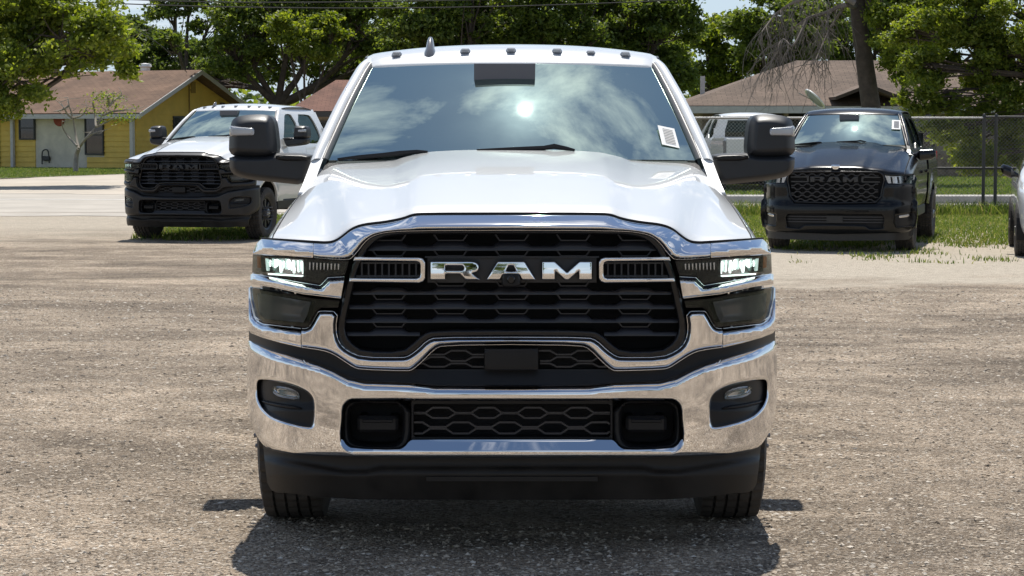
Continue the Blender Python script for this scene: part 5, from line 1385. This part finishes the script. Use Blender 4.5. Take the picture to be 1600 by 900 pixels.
# ------------------------------------------------------------------ houses
def uvroof(name, quads, mat, parent, th=0.12):
    """roof slopes: each quad (eave a, eave b, ridge b, ridge a) gets thickness and shingle coordinates in metres"""
    for q in quads:
        q = np.array(q, float); n = np.cross(q[1] - q[0], q[-1] - q[0]); n /= np.linalg.norm(n)
        if n[2] < 0: n = -n
        k = len(q); V = np.vstack([q, q - n * th])
        fs = [tuple(range(k)), tuple(range(2 * k - 1, k - 1, -1))] + [(i, i + k, (i + 1) % k + k, (i + 1) % k) for i in range(k)]
        nf = np.cross(V[fs[0][1]] - V[fs[0][0]], V[fs[0][2]] - V[fs[0][0]])
        if nf @ n < 0: fs = [tuple(reversed(f)) for f in fs]
        o = mk(name, V, fs, mat, parent, False)
        uv = o.data.uv_layers.new(name='UVMap'); a = (q[1] - q[0]) / np.linalg.norm(q[1] - q[0]); b = np.cross(n, a)
        for lp in o.data.loops:
            p = V[lp.vertex_index] - q[0]; uv.data[lp.index].uv = (p @ a, p @ b)
def window(parent, x0, x1, z0, z1, y, frame=FRAME, sash=True, out=-1):
    w = MB()
    t = 0.06
    for b in ((x0 - t, x1 + t, z1, z1 + t), (x0 - t, x1 + t, z0 - t, z0), (x0 - t, x0, z0, z1), (x1, x1 + t, z0, z1)):
        w.box(b[0], b[1], min(y + out * 0.07, y + out * -0.02), max(y + out * 0.07, y + out * -0.02), b[2], b[3])
    wo = w.build('window', frame, parent)
    MB().box(x0, x1, y + min(out * 0.035, 0), y + max(out * 0.035, 0), z0, z1).build('pane', PANE, wo)
    if sash: MB().box(x0, x1, min(y + out * 0.055, y), max(y + out * 0.055, y), (z0 + z1) / 2 - 0.025, (z0 + z1) / 2 + 0.025).build('sash_rail', frame, wo)
    return wo
def yellow_house():
    # local frame: x along the front (0 at the gable corner, negative to the left), y into the house
    D0 = 100.0; loc = (gx(213, D0), D0 + CAMY, 0.0)
    h = empty('house', loc, -R(28)); tag(h, 'yellow lap-sided house with brown shingle roof and gable end', 'house')
    L, Dp, EZ, RZ = 13.0, 8.0, 2.57, 4.28
    w = MB(); w.box(-L, -0.02, 0.02, Dp, 0, EZ); w.prism([(0, 0)], 0, 0) if False else None
    wl = w.build('wall', STUCCO, h)
    gb = MB(); gb.add([(-0.02, 0.0, EZ), (-0.02, Dp, EZ), (-0.02, Dp / 2, RZ - 0.12), (-0.3, 0.0, EZ), (-0.3, Dp, EZ), (-0.3, Dp / 2, RZ - 0.12)], [(0, 1, 2), (3, 5, 4), (0, 2, 5, 3), (1, 4, 5, 2)]); gb.build('gable_wall', YELLOW, h)
    bh = 0.232
    def board(x0, x1, k, mat=YELLOW):
        z = 0.06 + k * bh
        m = MB(); m.add([(x0, -0.034, z), (x1, -0.034, z), (x1, 0.004, z + bh), (x0, 0.004, z + bh), (x0, 0.03, z), (x1, 0.03, z), (x1, 0.03, z + bh), (x0, 0.03, z + bh)], [(0, 1, 2, 3), (0, 4, 5, 1), (0, 3, 7, 4), (1, 5, 6, 2), (3, 2, 6, 7)]); m.build('siding_board', mat, h)
    def board_s(y0, y1, k):
        z = 0.06 + k * bh
        m = MB(); m.add([(0.055, y0, z), (0.055, y1, z), (0.016, y1, z + bh), (0.016, y0, z + bh), (-0.03, y0, z), (-0.03, y1, z), (-0.03, y1, z + bh), (-0.03, y0, z + bh)], [(0, 1, 2, 3), (0, 4, 5, 1), (0, 3, 7, 4), (1, 5, 6, 2), (3, 2, 6, 7)]); m.build('siding_board', YELLOW, h)
    fx = lambda px: -(213 - px) / 36.1 / 0.86          # along the front from a pixel column
    for k in range(11):
        z = 0.06 + k * bh
        cut = 0.62 < z + bh and z < 2.25
        if cut: board(fx(160) + 0.03, 0.0, k)
        else: board(fx(131), 0.0, k)
        board(-L, fx(42), k)
    for k in range(18):
        z = 0.06 + k * bh; zz = z + bh
        if zz > EZ:
            s = (zz - EZ) / (RZ - 0.15 - EZ); y0 = Dp / 2 * s; y1 = Dp - y0
            if y1 - y0 < 0.3: break
        else: y0, y1 = 0.0, Dp
        board_s(y0, y1, k)
    window(h, fx(17), fx(41), 1.33, 2.25, -0.02)
    window(h, fx(131), fx(159), 0.68, 2.30, -0.02)
    window(h, fx(-36), fx(-22), 0.1, 2.2, -0.02, sash=False)
    # small window and vent in the gable end (built facing +x)
    gw = MB()
    gw.box(-0.02, 0.09, 2.65, 3.50, 1.10, 2.32); go = gw.build('window', FRAME, h); MB().box(0.085, 0.10, 2.72, 3.43, 1.17, 2.25).build('pane', PANE, go)
    MB().box(0.0, 0.07, 4.0, 4.35, 3.35, 3.85).build('gable_vent', pmat('vent_brown', (0.30, 0.19, 0.04), 0.7), h)
    MB().tube([(0.07, 3.85, 0.1), (0.07, 3.85, 3.7)], 0.03, 6).build('conduit', pmat('conduit_brown', (0.22, 0.14, 0.03), 0.7), h)
    MB().box(0.04, 0.2, 6.2, 6.45, 2.35, 2.95, 0.03).build('meter_box', FRAME, h)
    # round red plate on the pale wall
    MB().lathe([(0.0, 0.30), (-0.05, 0.28), (-0.06, 0.0)], 24, (fx(84), 0.0, 2.16), 'y').build('wall_disc', RUST, h, True)
    hb = MB(); hb.box(fx(62) - 0.2, fx(62) + 0.2, -0.12, 0.02, 0.35, 0.55, 0.03); hb.tube(catmull(np.array([(fx(62) - 0.2, -0.1, 0.2), (fx(62) - 0.15, -0.12, 0.75), (fx(62) + 0.15, -0.12, 0.8), (fx(62) + 0.2, -0.1, 0.25)]), 12), 0.03, 6); hb.build('hose_reel', FRAME, h, True)
    ov, ro = 0.55, 0.65
    ez = EZ - 0.02; sl = (RZ - EZ) / (Dp / 2)
    e0 = (0, -ov, EZ - ov * sl + 0.10); 
    A = [(-L - 0.5, -ov, EZ - ov * sl + 0.1), (ro, -ov, EZ - ov * sl + 0.1), (ro, Dp / 2, RZ + 0.1), (-L - 0.5, Dp / 2, RZ + 0.1)]
    Bq = [(ro, Dp + ov, EZ - ov * sl + 0.1), (-L - 0.5, Dp + ov, EZ - ov * sl + 0.1), (-L - 0.5, Dp / 2, RZ + 0.1), (ro, Dp / 2, RZ + 0.1)]
    uvroof('roof', [A, Bq], ROOF1, h)
    # porch corner: the eave runs on past the gable
    f = MB(); f.box(-L - 0.5, ro + 0.02, -ov - 0.05, -ov, EZ - ov * sl - 0.14, EZ - ov * sl + 0.06); f.box(-L, 0.3, -ov, 0.0, EZ - ov * sl - 0.14, EZ - ov * sl - 0.10); f.build('fascia', FASCIA, h)
    for y0, z0, y1, z1 in ((-ov, EZ - ov * sl, Dp / 2, RZ), (Dp + ov, EZ - ov * sl, Dp / 2, RZ)):
        b = MB(); b.add([(ro, y0, z0 - 0.10), (ro, y1, z1 - 0.10), (ro, y1, z1 + 0.09), (ro, y0, z0 + 0.09), (ro + 0.05, y0, z0 - 0.10), (ro + 0.05, y1, z1 - 0.10), (ro + 0.05, y1, z1 + 0.09), (ro + 0.05, y0, z0 + 0.09)], [(0, 1, 2, 3), (7, 6, 5, 4), (0, 4, 5, 1), (3, 2, 6, 7), (0, 3, 7, 4), (1, 5, 6, 2)]); b.build('barge_board', FASCIA, h)
    MB().box(-0.06, 0.10, -0.34, -0.18, 0.0, EZ - ov * sl - 0.1).build('porch_post', FASCIA, h)
    MB().box(fx(3), fx(3) + 0.15, -0.2, -0.06, 0.0, EZ - 0.3).build('porch_post', FASCIA, h)
    MB().lathe([(RZ - 0.25, 0.22), (RZ + 0.25, 0.22), (RZ + 0.30, 0.30), (RZ + 0.42, 0.26), (RZ + 0.46, 0.0)], 16, (-2.9, Dp / 2 + 0.6, 0), 'z').build('roof_vent', DISHW, h, True)
    MB().box(-8.3, -7.9, Dp / 2 + 0.3, Dp / 2 + 0.7, RZ - 0.3, RZ + 0.45).build('chimney', BRICKW, h)
    return h
yellow_house()
def hip_house():
    D0 = 74.0; loc = (gx(1085, D0), D0 + CAMY, 0.19)
    h = empty('house', loc, 0.0); tag(h, 'low tan house with wide grey-brown hip roof behind the wire fence', 'house')
    L, Dp, EZ, RZ = 17.0, 8.5, 2.30, 3.85
    w = MB(); w.box(0.3, 4.4, 2.6, Dp, 0, EZ); w.box(4.4, L, 0.0, Dp, 0, EZ + 0.1); w.build('wall', DARKWALL, h)
    MB().box(4.35, L + 0.02, -0.08, 0.05, 0, 0.75).build('stone_base', BRICKW, h)
    window(h, 0.9, 1.7, 0.9, 2.0, 2.58); window(h, 2.2, 3.0, 0.9, 2.0, 2.58)
    window(h, 6.2, 7.6, 0.95, 2.0, -0.02); window(h, 9.2, 10.6, 0.95, 2.0, -0.02)
    MB().box(3.3, 4.2, 2.52, 2.62, 0.05, 2.05, 0.01).build('door', FRAME, h)
    o = 0.5
    x0, x1, y0, y1 = -0.1 - o, L + o, -o, Dp + o
    ym = Dp / 2; rx0 = 3.75; z0 = EZ - 0.02
    uvroof('roof', [[(x0, y0, z0), (x1, y0, z0), (x1, ym, RZ), (rx0, ym, RZ)], [(x1, y1, z0), (x0, y1, z0), (rx0, ym, RZ), (x1, ym, RZ)], [(x0, y1, z0), (x0, y0, z0), (rx0, ym, RZ)]], ROOF2, h)
    f = MB(); f.box(x0 - 0.03, x1, y0 - 0.05, y0, z0 - 0.24, z0 - 0.02); f.box(x0 - 0.05, x0, y0 - 0.05, y1, z0 - 0.24, z0 - 0.02); f.box(x0, x1, y0, 0.0, z0 - 0.24, z0 - 0.2); f.build('fascia', FASCIA, h)
    for x in (0.15, 1.5, 2.9, 4.3): MB().box(x - 0.07, x + 0.07, -0.12, 0.02, 0, z0 - 0.2).build('porch_post', DARKWALL, h)
    # entrance gable
    uvroof('porch_roof', [[(4.3, -1.3, 2.55), (5.35, -1.3, 2.95), (5.35, 2.6, 2.95), (4.3, 2.6, 2.55)], [(5.35, -1.3, 2.95), (6.4, -1.3, 2.55), (6.4, 2.6, 2.55), (5.35, 2.6, 2.95)]], ROOF2, h, 0.1)
    MB().box(0.6, 0.75, 5.2, 5.35, 2.6, 3.35).build('vent_pipe', FASCIA, h)
    return h
hip_house()
def far_house():
    D0 = 92.0; h = empty('house', (gx(470, D0), D0 + CAMY, 0)); tag(h, 'house with red-brown roof half hidden behind the oak', 'house')
    w = MB(); w.box(0.0, 9, 0, 6, 0, 2.5); w.build('wall', DARKWALL, h)
    uvroof('roof', [[(-0.5, -0.5, 2.45), (9.5, -0.5, 2.45), (9.5, 3, 3.75), (1.2, 3, 3.75)], [(9.5, 6.5, 2.45), (-0.5, 6.5, 2.45), (1.2, 3, 3.75), (9.5, 3, 3.75)], [(-0.5, 6.5, 2.45), (-0.5, -0.5, 2.45), (1.2, 3, 3.75)]], ROOF3, h)
    MB().box(-0.52, 9.5, -0.55, -0.5, 2.22, 2.43).build('fascia', FRAME, h)
    window(h, 0.8, 1.8, 1.0, 2.0, -0.02)
far_house()

# ------------------------------------------------------------------ wire fence
def fence():
    yf = 37.2; x0, x1 = 0.3, 16.0; H = 1.93
    f = empty('wire_fence', (x0, yf, 0)); tag(f, 'chain-link fence with steel rails and posts along the road', 'fence')
    for x in (0.3, 3.35, 6.4, 9.42, 9.66, 12.7, 15.8):
        dark = x > 9
        m = MB(); m.tube([(x - x0, 0, -0.1), (x - x0, 0, H + 0.04)], 0.034 if dark else 0.03, 10); m.lathe([(H + 0.03, 0.04), (H + 0.08, 0.025), (H + 0.09, 0)], 10, (x - x0, 0, 0), 'z'); m.build('post', BLKPOST if dark else GALV, f, True)
    MB().tube([(0, -0.01, H), (9.1, -0.01, H)], 0.022, 8).build('top_rail', GALV, f, True)
    MB().tube([(9.1, -0.01, H + 0.02), (15.5, -0.01, H + 0.02)], 0.024, 8).build('top_rail', BLKPOST, f, True)
    MB().tube([(6.1, -0.01, 0.93), (15.5, -0.01, 0.93)], 0.024, 8).build('middle_rail', BLKPOST, f, True)
    w = MB(); s = 0.075; Ht = H - 0.03; L = x1 - x0; r = 0.0017
    V = []; Fq = []
    for sg in (1, -1):
        k = -Ht
        while k < L:
            a = np.array((k, 0.012 * sg, 0.03)); b = np.array((k + Ht, 0.012 * sg, 0.03 + Ht))
            ta = max(0, -k / Ht); tbb = min(1, (L - k) / Ht)
            if tbb > ta:
                p, q = a + (b - a) * ta, a + (b - a) * tbb
                if sg < 0: p = p * (1, 1, -1) + (0, 0, Ht + 0.06); q = q * (1, 1, -1) + (0, 0, Ht + 0.06)
                w.tube([p, q], r, 3, False)
            k += s
    w.build('wire_mesh', WIRE, f, True, 180)
    f.children[-1]['kind'] = 'stuff'
fence()

# ------------------------------------------------------------------ overhead lines
def cables():
    D0 = 82.0; xs = [gx(-420, D0), gx(1980, D0)]
    def py1(px): return 12.5 - 12.5 * ((px - 555) / 500.0) ** 2
    for k, x in enumerate(xs):
        p = empty('utility_pole', (x, D0 + CAMY, 0)); tag(p, ('wooden utility pole beyond the leafy tree by the yellow house', 'wooden utility pole beyond the white car')[k], 'utility pole')
        px = (-420, 1980)[k]
        top = at(px, py1(px) - 12, D0 + CAMY)[2] + 0.5
        MB().tube([(0, 0, -0.3), (0, 0, top * 0.5), (0, 0, top)], [0.17, 0.14, 0.11], 10).build('pole', WOOD, p, True)
        MB().box(-0.06, 0.06, -0.9, 0.9, top - 0.35, top - 0.22).build('crossarm', WOOD, p)
    for off, yo, lab in ((0, 0.0, 'lower black overhead cable sagging across the trees'), (-9, 0.35, 'upper black overhead cable sagging across the trees')):
        pts = [at(px, py1(px) + off + (2.0 * math.sin(px / 160.0) if off else 0), D0 + CAMY + yo) for px in np.linspace(-420, 1980, 61)]
        c = MB().tube(np.array(pts), 0.021, 5).build('cable', CABLE, None, True); tag(c, lab, 'cable', 'overhead cables')
    pts = [at(px, py, D0 + CAMY + 8 * t) for px, py, t in ((40, -70, 0), (110, -18, 0.3), (150, 10, 0.6), (186, 32, 0.9), (250, 70, 1.3), (292, 113, 2.3))]
    c = MB().tube(catmull(np.array(pts), 24), 0.017, 5).build('cable', CABLE, None, True); tag(c, 'thin service cable dropping to the yellow house gable', 'cable', 'overhead cables')
cables()
def dish():
    D0 = 69.0; b = (gx(1268, D0), D0 + CAMY, 0.19); z = 2.10
    o = empty('satellite_dish', b); tag(o, 'satellite dish seen edge-on above the black pickup roof', 'satellite dish')
    MB().tube([(0, 0, 0), (0, 0, z)], 0.03, 8).build('mast', GALV, o, True)
    P = []; 
    for i in range(7):
        r = 0.37 * i / 6
        P.append([(r * math.cos(w), r * math.sin(w), 0.55 * r * r) for w in np.linspace(0, 2 * math.pi, 29)[:-1]])
    P = np.array(P); ax = Vector((0.70, 0.14, 0.70)).normalized().to_track_quat('Z', 'Y').to_matrix()
    Pm = (P.reshape(-1, 3) @ np.array(ax).T).reshape(P.shape) + (0.02, 0, z + 0.28)
    k = 28
    m = MB(); m.add(Pm.reshape(-1, 3), [(i * k + j, i * k + (j + 1) % k, (i + 1) * k + (j + 1) % k, (i + 1) * k + j) for i in range(6) for j in range(k)]); d = m.build('reflector', DISH, o, True)
    MB().tube(np.vstack([Pm[-1], Pm[-1][:1]]), 0.028, 6, False).build('rim', DISHW, d, True)
    MB().tube([(0.02, 0, z + 0.1), Pm[0][0], (-0.42, -0.1, z + 0.5)], 0.012, 6).build('feed_arm', GALV, o, True)
dish()

# ------------------------------------------------------------------ the other vehicles
BLKPAINT = pmat('black_paint', (0.003, 0.0031, 0.0034), 0.22, 0, 0.35, coatr=0.02, spec=0.2)
DARKTRIM = pmat('black_trim', (0.012, 0.012, 0.013), 0.38)
t2 = copy_tree(main_truck, None, {'chrome': DARKTRIM, 'led_light': MATS['silver_lens'], 'wheel_alloy': BLACKWHEEL, 'lamp_reflector': GREYL}, ('window_sticker', 'bed_side', 'bed_floor', 'tailgate', 'tail_lamp', 'rear_bumper'))
t2.location = (gx(279, 35.0), 35.0 + CAMY, 0); t2.rotation_euler = (0, 0, -R(15))
tag(t2, 'white heavy-duty crew-cab truck with black grille and bumper parked on grass', 'pickup truck')
t3 = copy_tree(main_truck, None, {'wheel_alloy': BLACKWHEEL, 'tail_red': GREYL}, ('window_sticker',))
t3.location = (gx(1168, 56.0), 56.0 + CAMY + 6.1, 0.02); t3.rotation_euler = (0, 0, math.pi + R(4))
tag(t3, 'white pickup truck seen from behind through the wire fence', 'pickup truck')

COLS15 = [(f, p, c, d) for (f, p), (_, _, c, d) in zip([(800, 383), (740, 383), (690, 383.5), (655, 385), (642, 386.5), (631, 389), (614, 392), (585, 394), (562, 396), (545, 398), (531, 400), (517, 403), (500, 406), (460, 410), (425, 413)], HD_COLS)]
def black_pickup():
    root = empty('pickup_truck'); S = 0.955
    cab_and_body(root, BLKPAINT, COLS15, mirrors='small', lights=False, gasket=DARKTRIM, trim=BLKPAINT, whl=BLACKWHEEL, lugs=False, yhood=0.08)
    def pl15(x): x = np.abs(x); return 0.08 * x ** 2 + 0.22 * x ** 8
    def m15(off, rd=0.0):
        def g(u, v, e):
            o = off(u, v) if callable(off) else off
            x = (u - 388) / 323.0 / S; z = (795 - v) / 323.0 / S
            return np.stack([x, pl15(np.minimum(np.abs(x), 1.08)) + o + e * rd, z], -1)
        return g
    def sy(h): return [tuple(q) for q in h] + [(776 - x, y) for x, y in reversed(h) if abs(x - 388) > 0.01]
    def mr(l): return [(776 - x, y) for x, y in l]
    face = [(388, 416), (500, 419), (600, 432), (640, 440), (722, 446), (728, 500), (730, 560), (740, 572), (742, 640), (734, 690), (700, 706), (388, 714)]
    gr = [(388, 432), (586, 434), (602, 446), (608, 470), (594, 548), (570, 576), (388, 580)]
    low = [(388, 624), (596, 626), (608, 640), (602, 686), (545, 690), (522, 674), (388, 672)]
    fog = [(656, 628), (730, 620), (736, 640), (728, 676), (660, 680), (652, 660)]
    def off(u, v):
        o = 0.075 - 0.055 * np.clip((v - 416) / 90, 0, 1)
        o = o - 0.045 / (1 + np.exp(-(v - 578) / 6.0)) + 0.05 * np.clip((v - 640) / 75, 0, 1) ** 2
        return o
    lamp = [(606, 452), (640, 456), (726, 452), (736, 470), (730, 489), (620, 486)]
    fs = panel('front_fascia', [sy(face), sy(gr), sy(low), fog, mr(fog), lamp, mr(lamp)], m15(off, 0.01), BLKPAINT, root, step=14, rnd=6, rim=0.06)
    panel('grille_back', [sy(gr)], m15(0.14), VOID, root, step=60, rim=0)
    gi = [(388, 440), (580, 442), (594, 452), (599, 470), (586, 543), (565, 568), (388, 571)]
    gf = panel('grille_frame', [sy(gr), sy(gi)], m15(0.03, 0.012), GLOSSB, root, step=14, rnd=5, rim=0.06)
    for r_i, yc in enumerate((447, 492, 509, 526, 543, 560)):
        pts = []; x0, x1 = 190 if yc < 545 else 205, 586 if yc < 545 else 571
        x = x0; up = r_i % 2
        while x < x1:
            pts += [(x, yc + (4 if up else -4)), (min(x + 12, x1), yc + (4 if up else -4))]; x += 22; up = 1 - up
        pts = [p for i, p in enumerate(pts) if i == 0 or p[0] > pts[i - 1][0]]
        lp = pts + [(a, b + 5) for a, b in reversed(pts)]
        panel('grille_bar', [lp], m15(0.05), GRILLE, gf, step=30, rim=0.05, fill=False)
    LET = pmat('letter_grey', (0.03, 0.03, 0.031), 0.35)
    def lm(u, v, e): return m15(0.0, 0.008)(277 + (u - 671.5) / 254.5 * 213, 457 + (v - 408) / 29.5 * 25, e)
    letters(gf, 0.0, LET, 0.03, lm)
    for m in (lambda q: q, mr):
        panel('nostril_trim', [m([(506, 456), (586, 458), (588, 462), (514, 462), (512, 478), (586, 478), (584, 483), (510, 483), (504, 478)])], m15(0.01), LET, gf, step=20, rim=0.03, fill=False)
        hl = panel('headlight', [m(lamp)], m15(0.06), REFLECT, root, step=12, rim=0.02)
        panel('lens', [m(lamp)], m15(lambda u, v: off(u, v) + 0.004), LENS, hl, step=20, rim=0)
        for k in range(3):
            x = 632 + k * 28
            panel('lamp_divider', [m([(x, 457), (x + 5, 457), (x + 9, 486), (x + 4, 486)])], m15(0.045), GLOSSB, hl, step=30, rim=0.02, fill=False)
        panel('headlight_trim', [m([(612, 492), (728, 494), (732, 530), (726, 536), (721, 500), (616, 498)])], m15(lambda u, v: off(u, v) - 0.006), GLOSSB, root, step=20, rim=0.02)
        fb = panel('fog_bezel', [m(fog)], m15(0.04), DARKTRIM, root, step=20, rim=0.02)
        panel('fog_lamp', [m([(668, 628), (720, 624), (722, 636), (668, 640)])], m15(0.02, 0.01), REFLECT, fb, step=10, rnd=4, rim=0.02)
    lb = panel('lower_grille', [sy(low)], m15(0.05), VOID, root, step=40, rim=0.02)
    for yy in (634, 646, 658): panel('lower_grille_bar', [[(172, yy), (604, yy), (604, yy + 5), (172, yy + 5)]], m15(0.03), GRILLE, lb, step=30, rim=0.03, fill=False)
    panel('plate_pad', [[(352, 632), (424, 632), (424, 664), (352, 664)]], m15(0.01), DARKTRIM, lb, step=30, rim=0.03)
    panel('air_dam', [sy([(388, 704), (690, 700), (724, 690), (722, 720), (706, 740), (388, 744)])], m15(0.08), DARKTRIM, root, step=25, rim=0.03)
    glint = [(372, 404), (404, 404), (408, 412), (398, 428), (378, 428), (368, 412)]
    panel('hood_glint', [glint], m15(0.055, 0.012), CHROME, root, step=8, rnd=6, rim=0.03)  # chrome piece added as the sun's glint on the hood edge
    sticker(root, ((1000, 125), (1040, 127), (1050, 172), (1008, 170)))
    root.scale = (S, S, S)
    return root
t4 = black_pickup()
t4.location = (gx(1304, 31.9), 31.9 + CAMY, 0); t4.rotation_euler = (0, 0, -R(14.5))
tag(t4, 'glossy black pickup truck with black grille parked by the wire fence', 'pickup truck')

def white_car():
    root = empty('car')
    # stations along the length: y, then half section from the sill to the centre line
    st = [(0.00, [(0.50, 0.34), (0.62, 0.42), (0.66, 0.60), (0.60, 0.74), (0.45, 0.80), (0, 0.84)]),
          (0.10, [(0.70, 0.28), (0.80, 0.40), (0.82, 0.62), (0.76, 0.80), (0.55, 0.87), (0, 0.92)]),
          (0.35, [(0.80, 0.24), (0.88, 0.40), (0.90, 0.66), (0.85, 0.86), (0.62, 0.93), (0, 0.98)]),
          (0.85, [(0.82, 0.24), (0.92, 0.42), (0.94, 0.72), (0.90, 0.92), (0.68, 0.99), (0, 1.04)]),
          (1.30, [(0.82, 0.24), (0.92, 0.42), (0.94, 0.74), (0.91, 0.95), (0.74, 1.03), (0, 1.08)]),
          (1.55, [(0.82, 0.24), (0.92, 0.42), (0.94, 0.75), (0.91, 0.98), (0.76, 1.12), (0, 1.17)]),
          (2.15, [(0.82, 0.24), (0.92, 0.42), (0.94, 0.76), (0.91, 1.00), (0.66, 1.50), (0, 1.56)]),
          (2.60, [(0.82, 0.24), (0.92, 0.42), (0.94, 0.77), (0.91, 1.01), (0.64, 1.57), (0, 1.63)]),
          (3.50, [(0.82, 0.24), (0.92, 0.42), (0.94, 0.78), (0.91, 1.03), (0.63, 1.56), (0, 1.62)]),
          (4.10, [(0.80, 0.26), (0.90, 0.44), (0.92, 0.78), (0.89, 1.05), (0.62, 1.45), (0, 1.50)]),
          (4.40, [(0.76, 0.30), (0.84, 0.48), (0.86, 0.78), (0.83, 1.02), (0.66, 1.12), (0, 1.15)]),
          (4.50, [(0.60, 0.36), (0.70, 0.50), (0.72, 0.76), (0.68, 0.96), (0.50, 1.02), (0, 1.04)])]
    P = np.array([[(x, y, z) for x, z in s] for y, s in st])
    Pc = catmull(P.transpose(1, 0, 2).reshape(6, -1), 21).reshape(21, 12, 3).transpose(1, 0, 2)
    Pc = catmull(Pc.reshape(12, -1), 45).reshape(45, 21, 3)
    full = np.concatenate([Pc * (-1, 1, 1), Pc[:, ::-1][:, 1:]], 1)
    grid('body', full, WHITE, root, flip=True)
    for s in (-1, 1):
        for yy in (0.88, 3.62):
            m = MB(); pts = [(yy + 0.385 * math.cos(t), 0.34 + 0.385 * math.sin(t)) for t in np.linspace(-0.3, math.pi + 0.3, 20)]
            n = len(pts); v = [(s * 0.60, y, z) for y, z in pts] + [(s * 0.955, y, z) for y, z in pts] + [(s * 0.957, yy, 0.30)]
            m.add(v, [(i, i + 1, i + 1 + n, i + n) for i in range(n - 1)] + [(n + i, n + i + 1, 2 * n) for i in range(n - 1)]); m.build('wheel_arch', VOID, root)
            w = wheel(root, s * 0.86, yy, 0.335, 0.215, side=s, rimmat=STEEL, lugs=False)
        # glass laid on the flank of the cabin
        gl = []
        for y0, y1 in ((1.80, 2.72), (2.80, 3.85)):
            q = []
            for y in np.linspace(y0, y1, 8):
                i = np.interp(y, np.linspace(0, 1, 45) * 0 + np.array([Pc[k, 0, 1] for k in range(45)]), np.arange(45)); k = int(min(i, 43)); fr = i - k
                sec = Pc[k] * (1 - fr) + Pc[k + 1] * fr
                q.append([sec[13] * (s, 1, 1) + (s * 0.008, 0, 0.004), sec[14] * (s, 1, 1) + (s * 0.008, 0, 0.004), sec[15] * (s, 1, 1) + (s * 0.008, 0, 0.004)])
            grid('side_window', np.array(q), PANE, root, flip=s > 0)
        pts = []
        for t in np.linspace(0, 1, 8):
            xx = 0.90 + 0.24 * t; hh = np.interp(t, [0, 0.25, 0.4, 0.9, 1], [0.03, 0.04, 0.085, 0.075, 0.03]); dd = np.interp(t, [0, 0.25, 0.4, 0.9, 1], [0.04, 0.04, 0.10, 0.08, 0.03])
            pts.append([(s * xx, 1.72 + dd * math.cos(w), 1.06 + 0.10 * t + hh * math.sin(w)) for w in np.linspace(0, 2 * math.pi, 15)[:-1]])
        Pm = np.array(pts); k = 14; m = MB(); m.add(Pm.reshape(-1, 3), [(i * k + j, i * k + (j + 1) % k, (i + 1) * k + (j + 1) % k, (i + 1) * k + j) for i in range(7) for j in range(k)] + [tuple(7 * k + j for j in range(k))]); m.build('door_mirror', GLOSSB, root, True)
        MB().box(min(s * 0.55, s * 0.86), max(s * 0.55, s * 0.86), 0.05, 0.3, 0.66, 0.76, 0.03).build('headlight', CLEARP, root, True)
    ws = []
    for k in range(45):
        if 1.50 <= Pc[k, 0, 1] <= 2.20: ws.append(np.concatenate([Pc[k, 16:] * (-1, 1, 1), Pc[k, 16:][::-1][1:]]) + (0, -0.008, 0.008))
    grid('windshield', np.array(ws), PANE, root, flip=True)
    MB().box(-0.55, 0.55, -0.02, 0.06, 0.42, 0.62, 0.02).build('grille', GLOSSB, root)
    return root
t5 = white_car(); t5.location = (gx(1586, 30.4) + 0.93, 30.0 + CAMY, 0); t5.rotation_euler = (0, 0, -R(10.5))
tag(t5, 'white car with black door mirror standing beside the wire fence post', 'car')
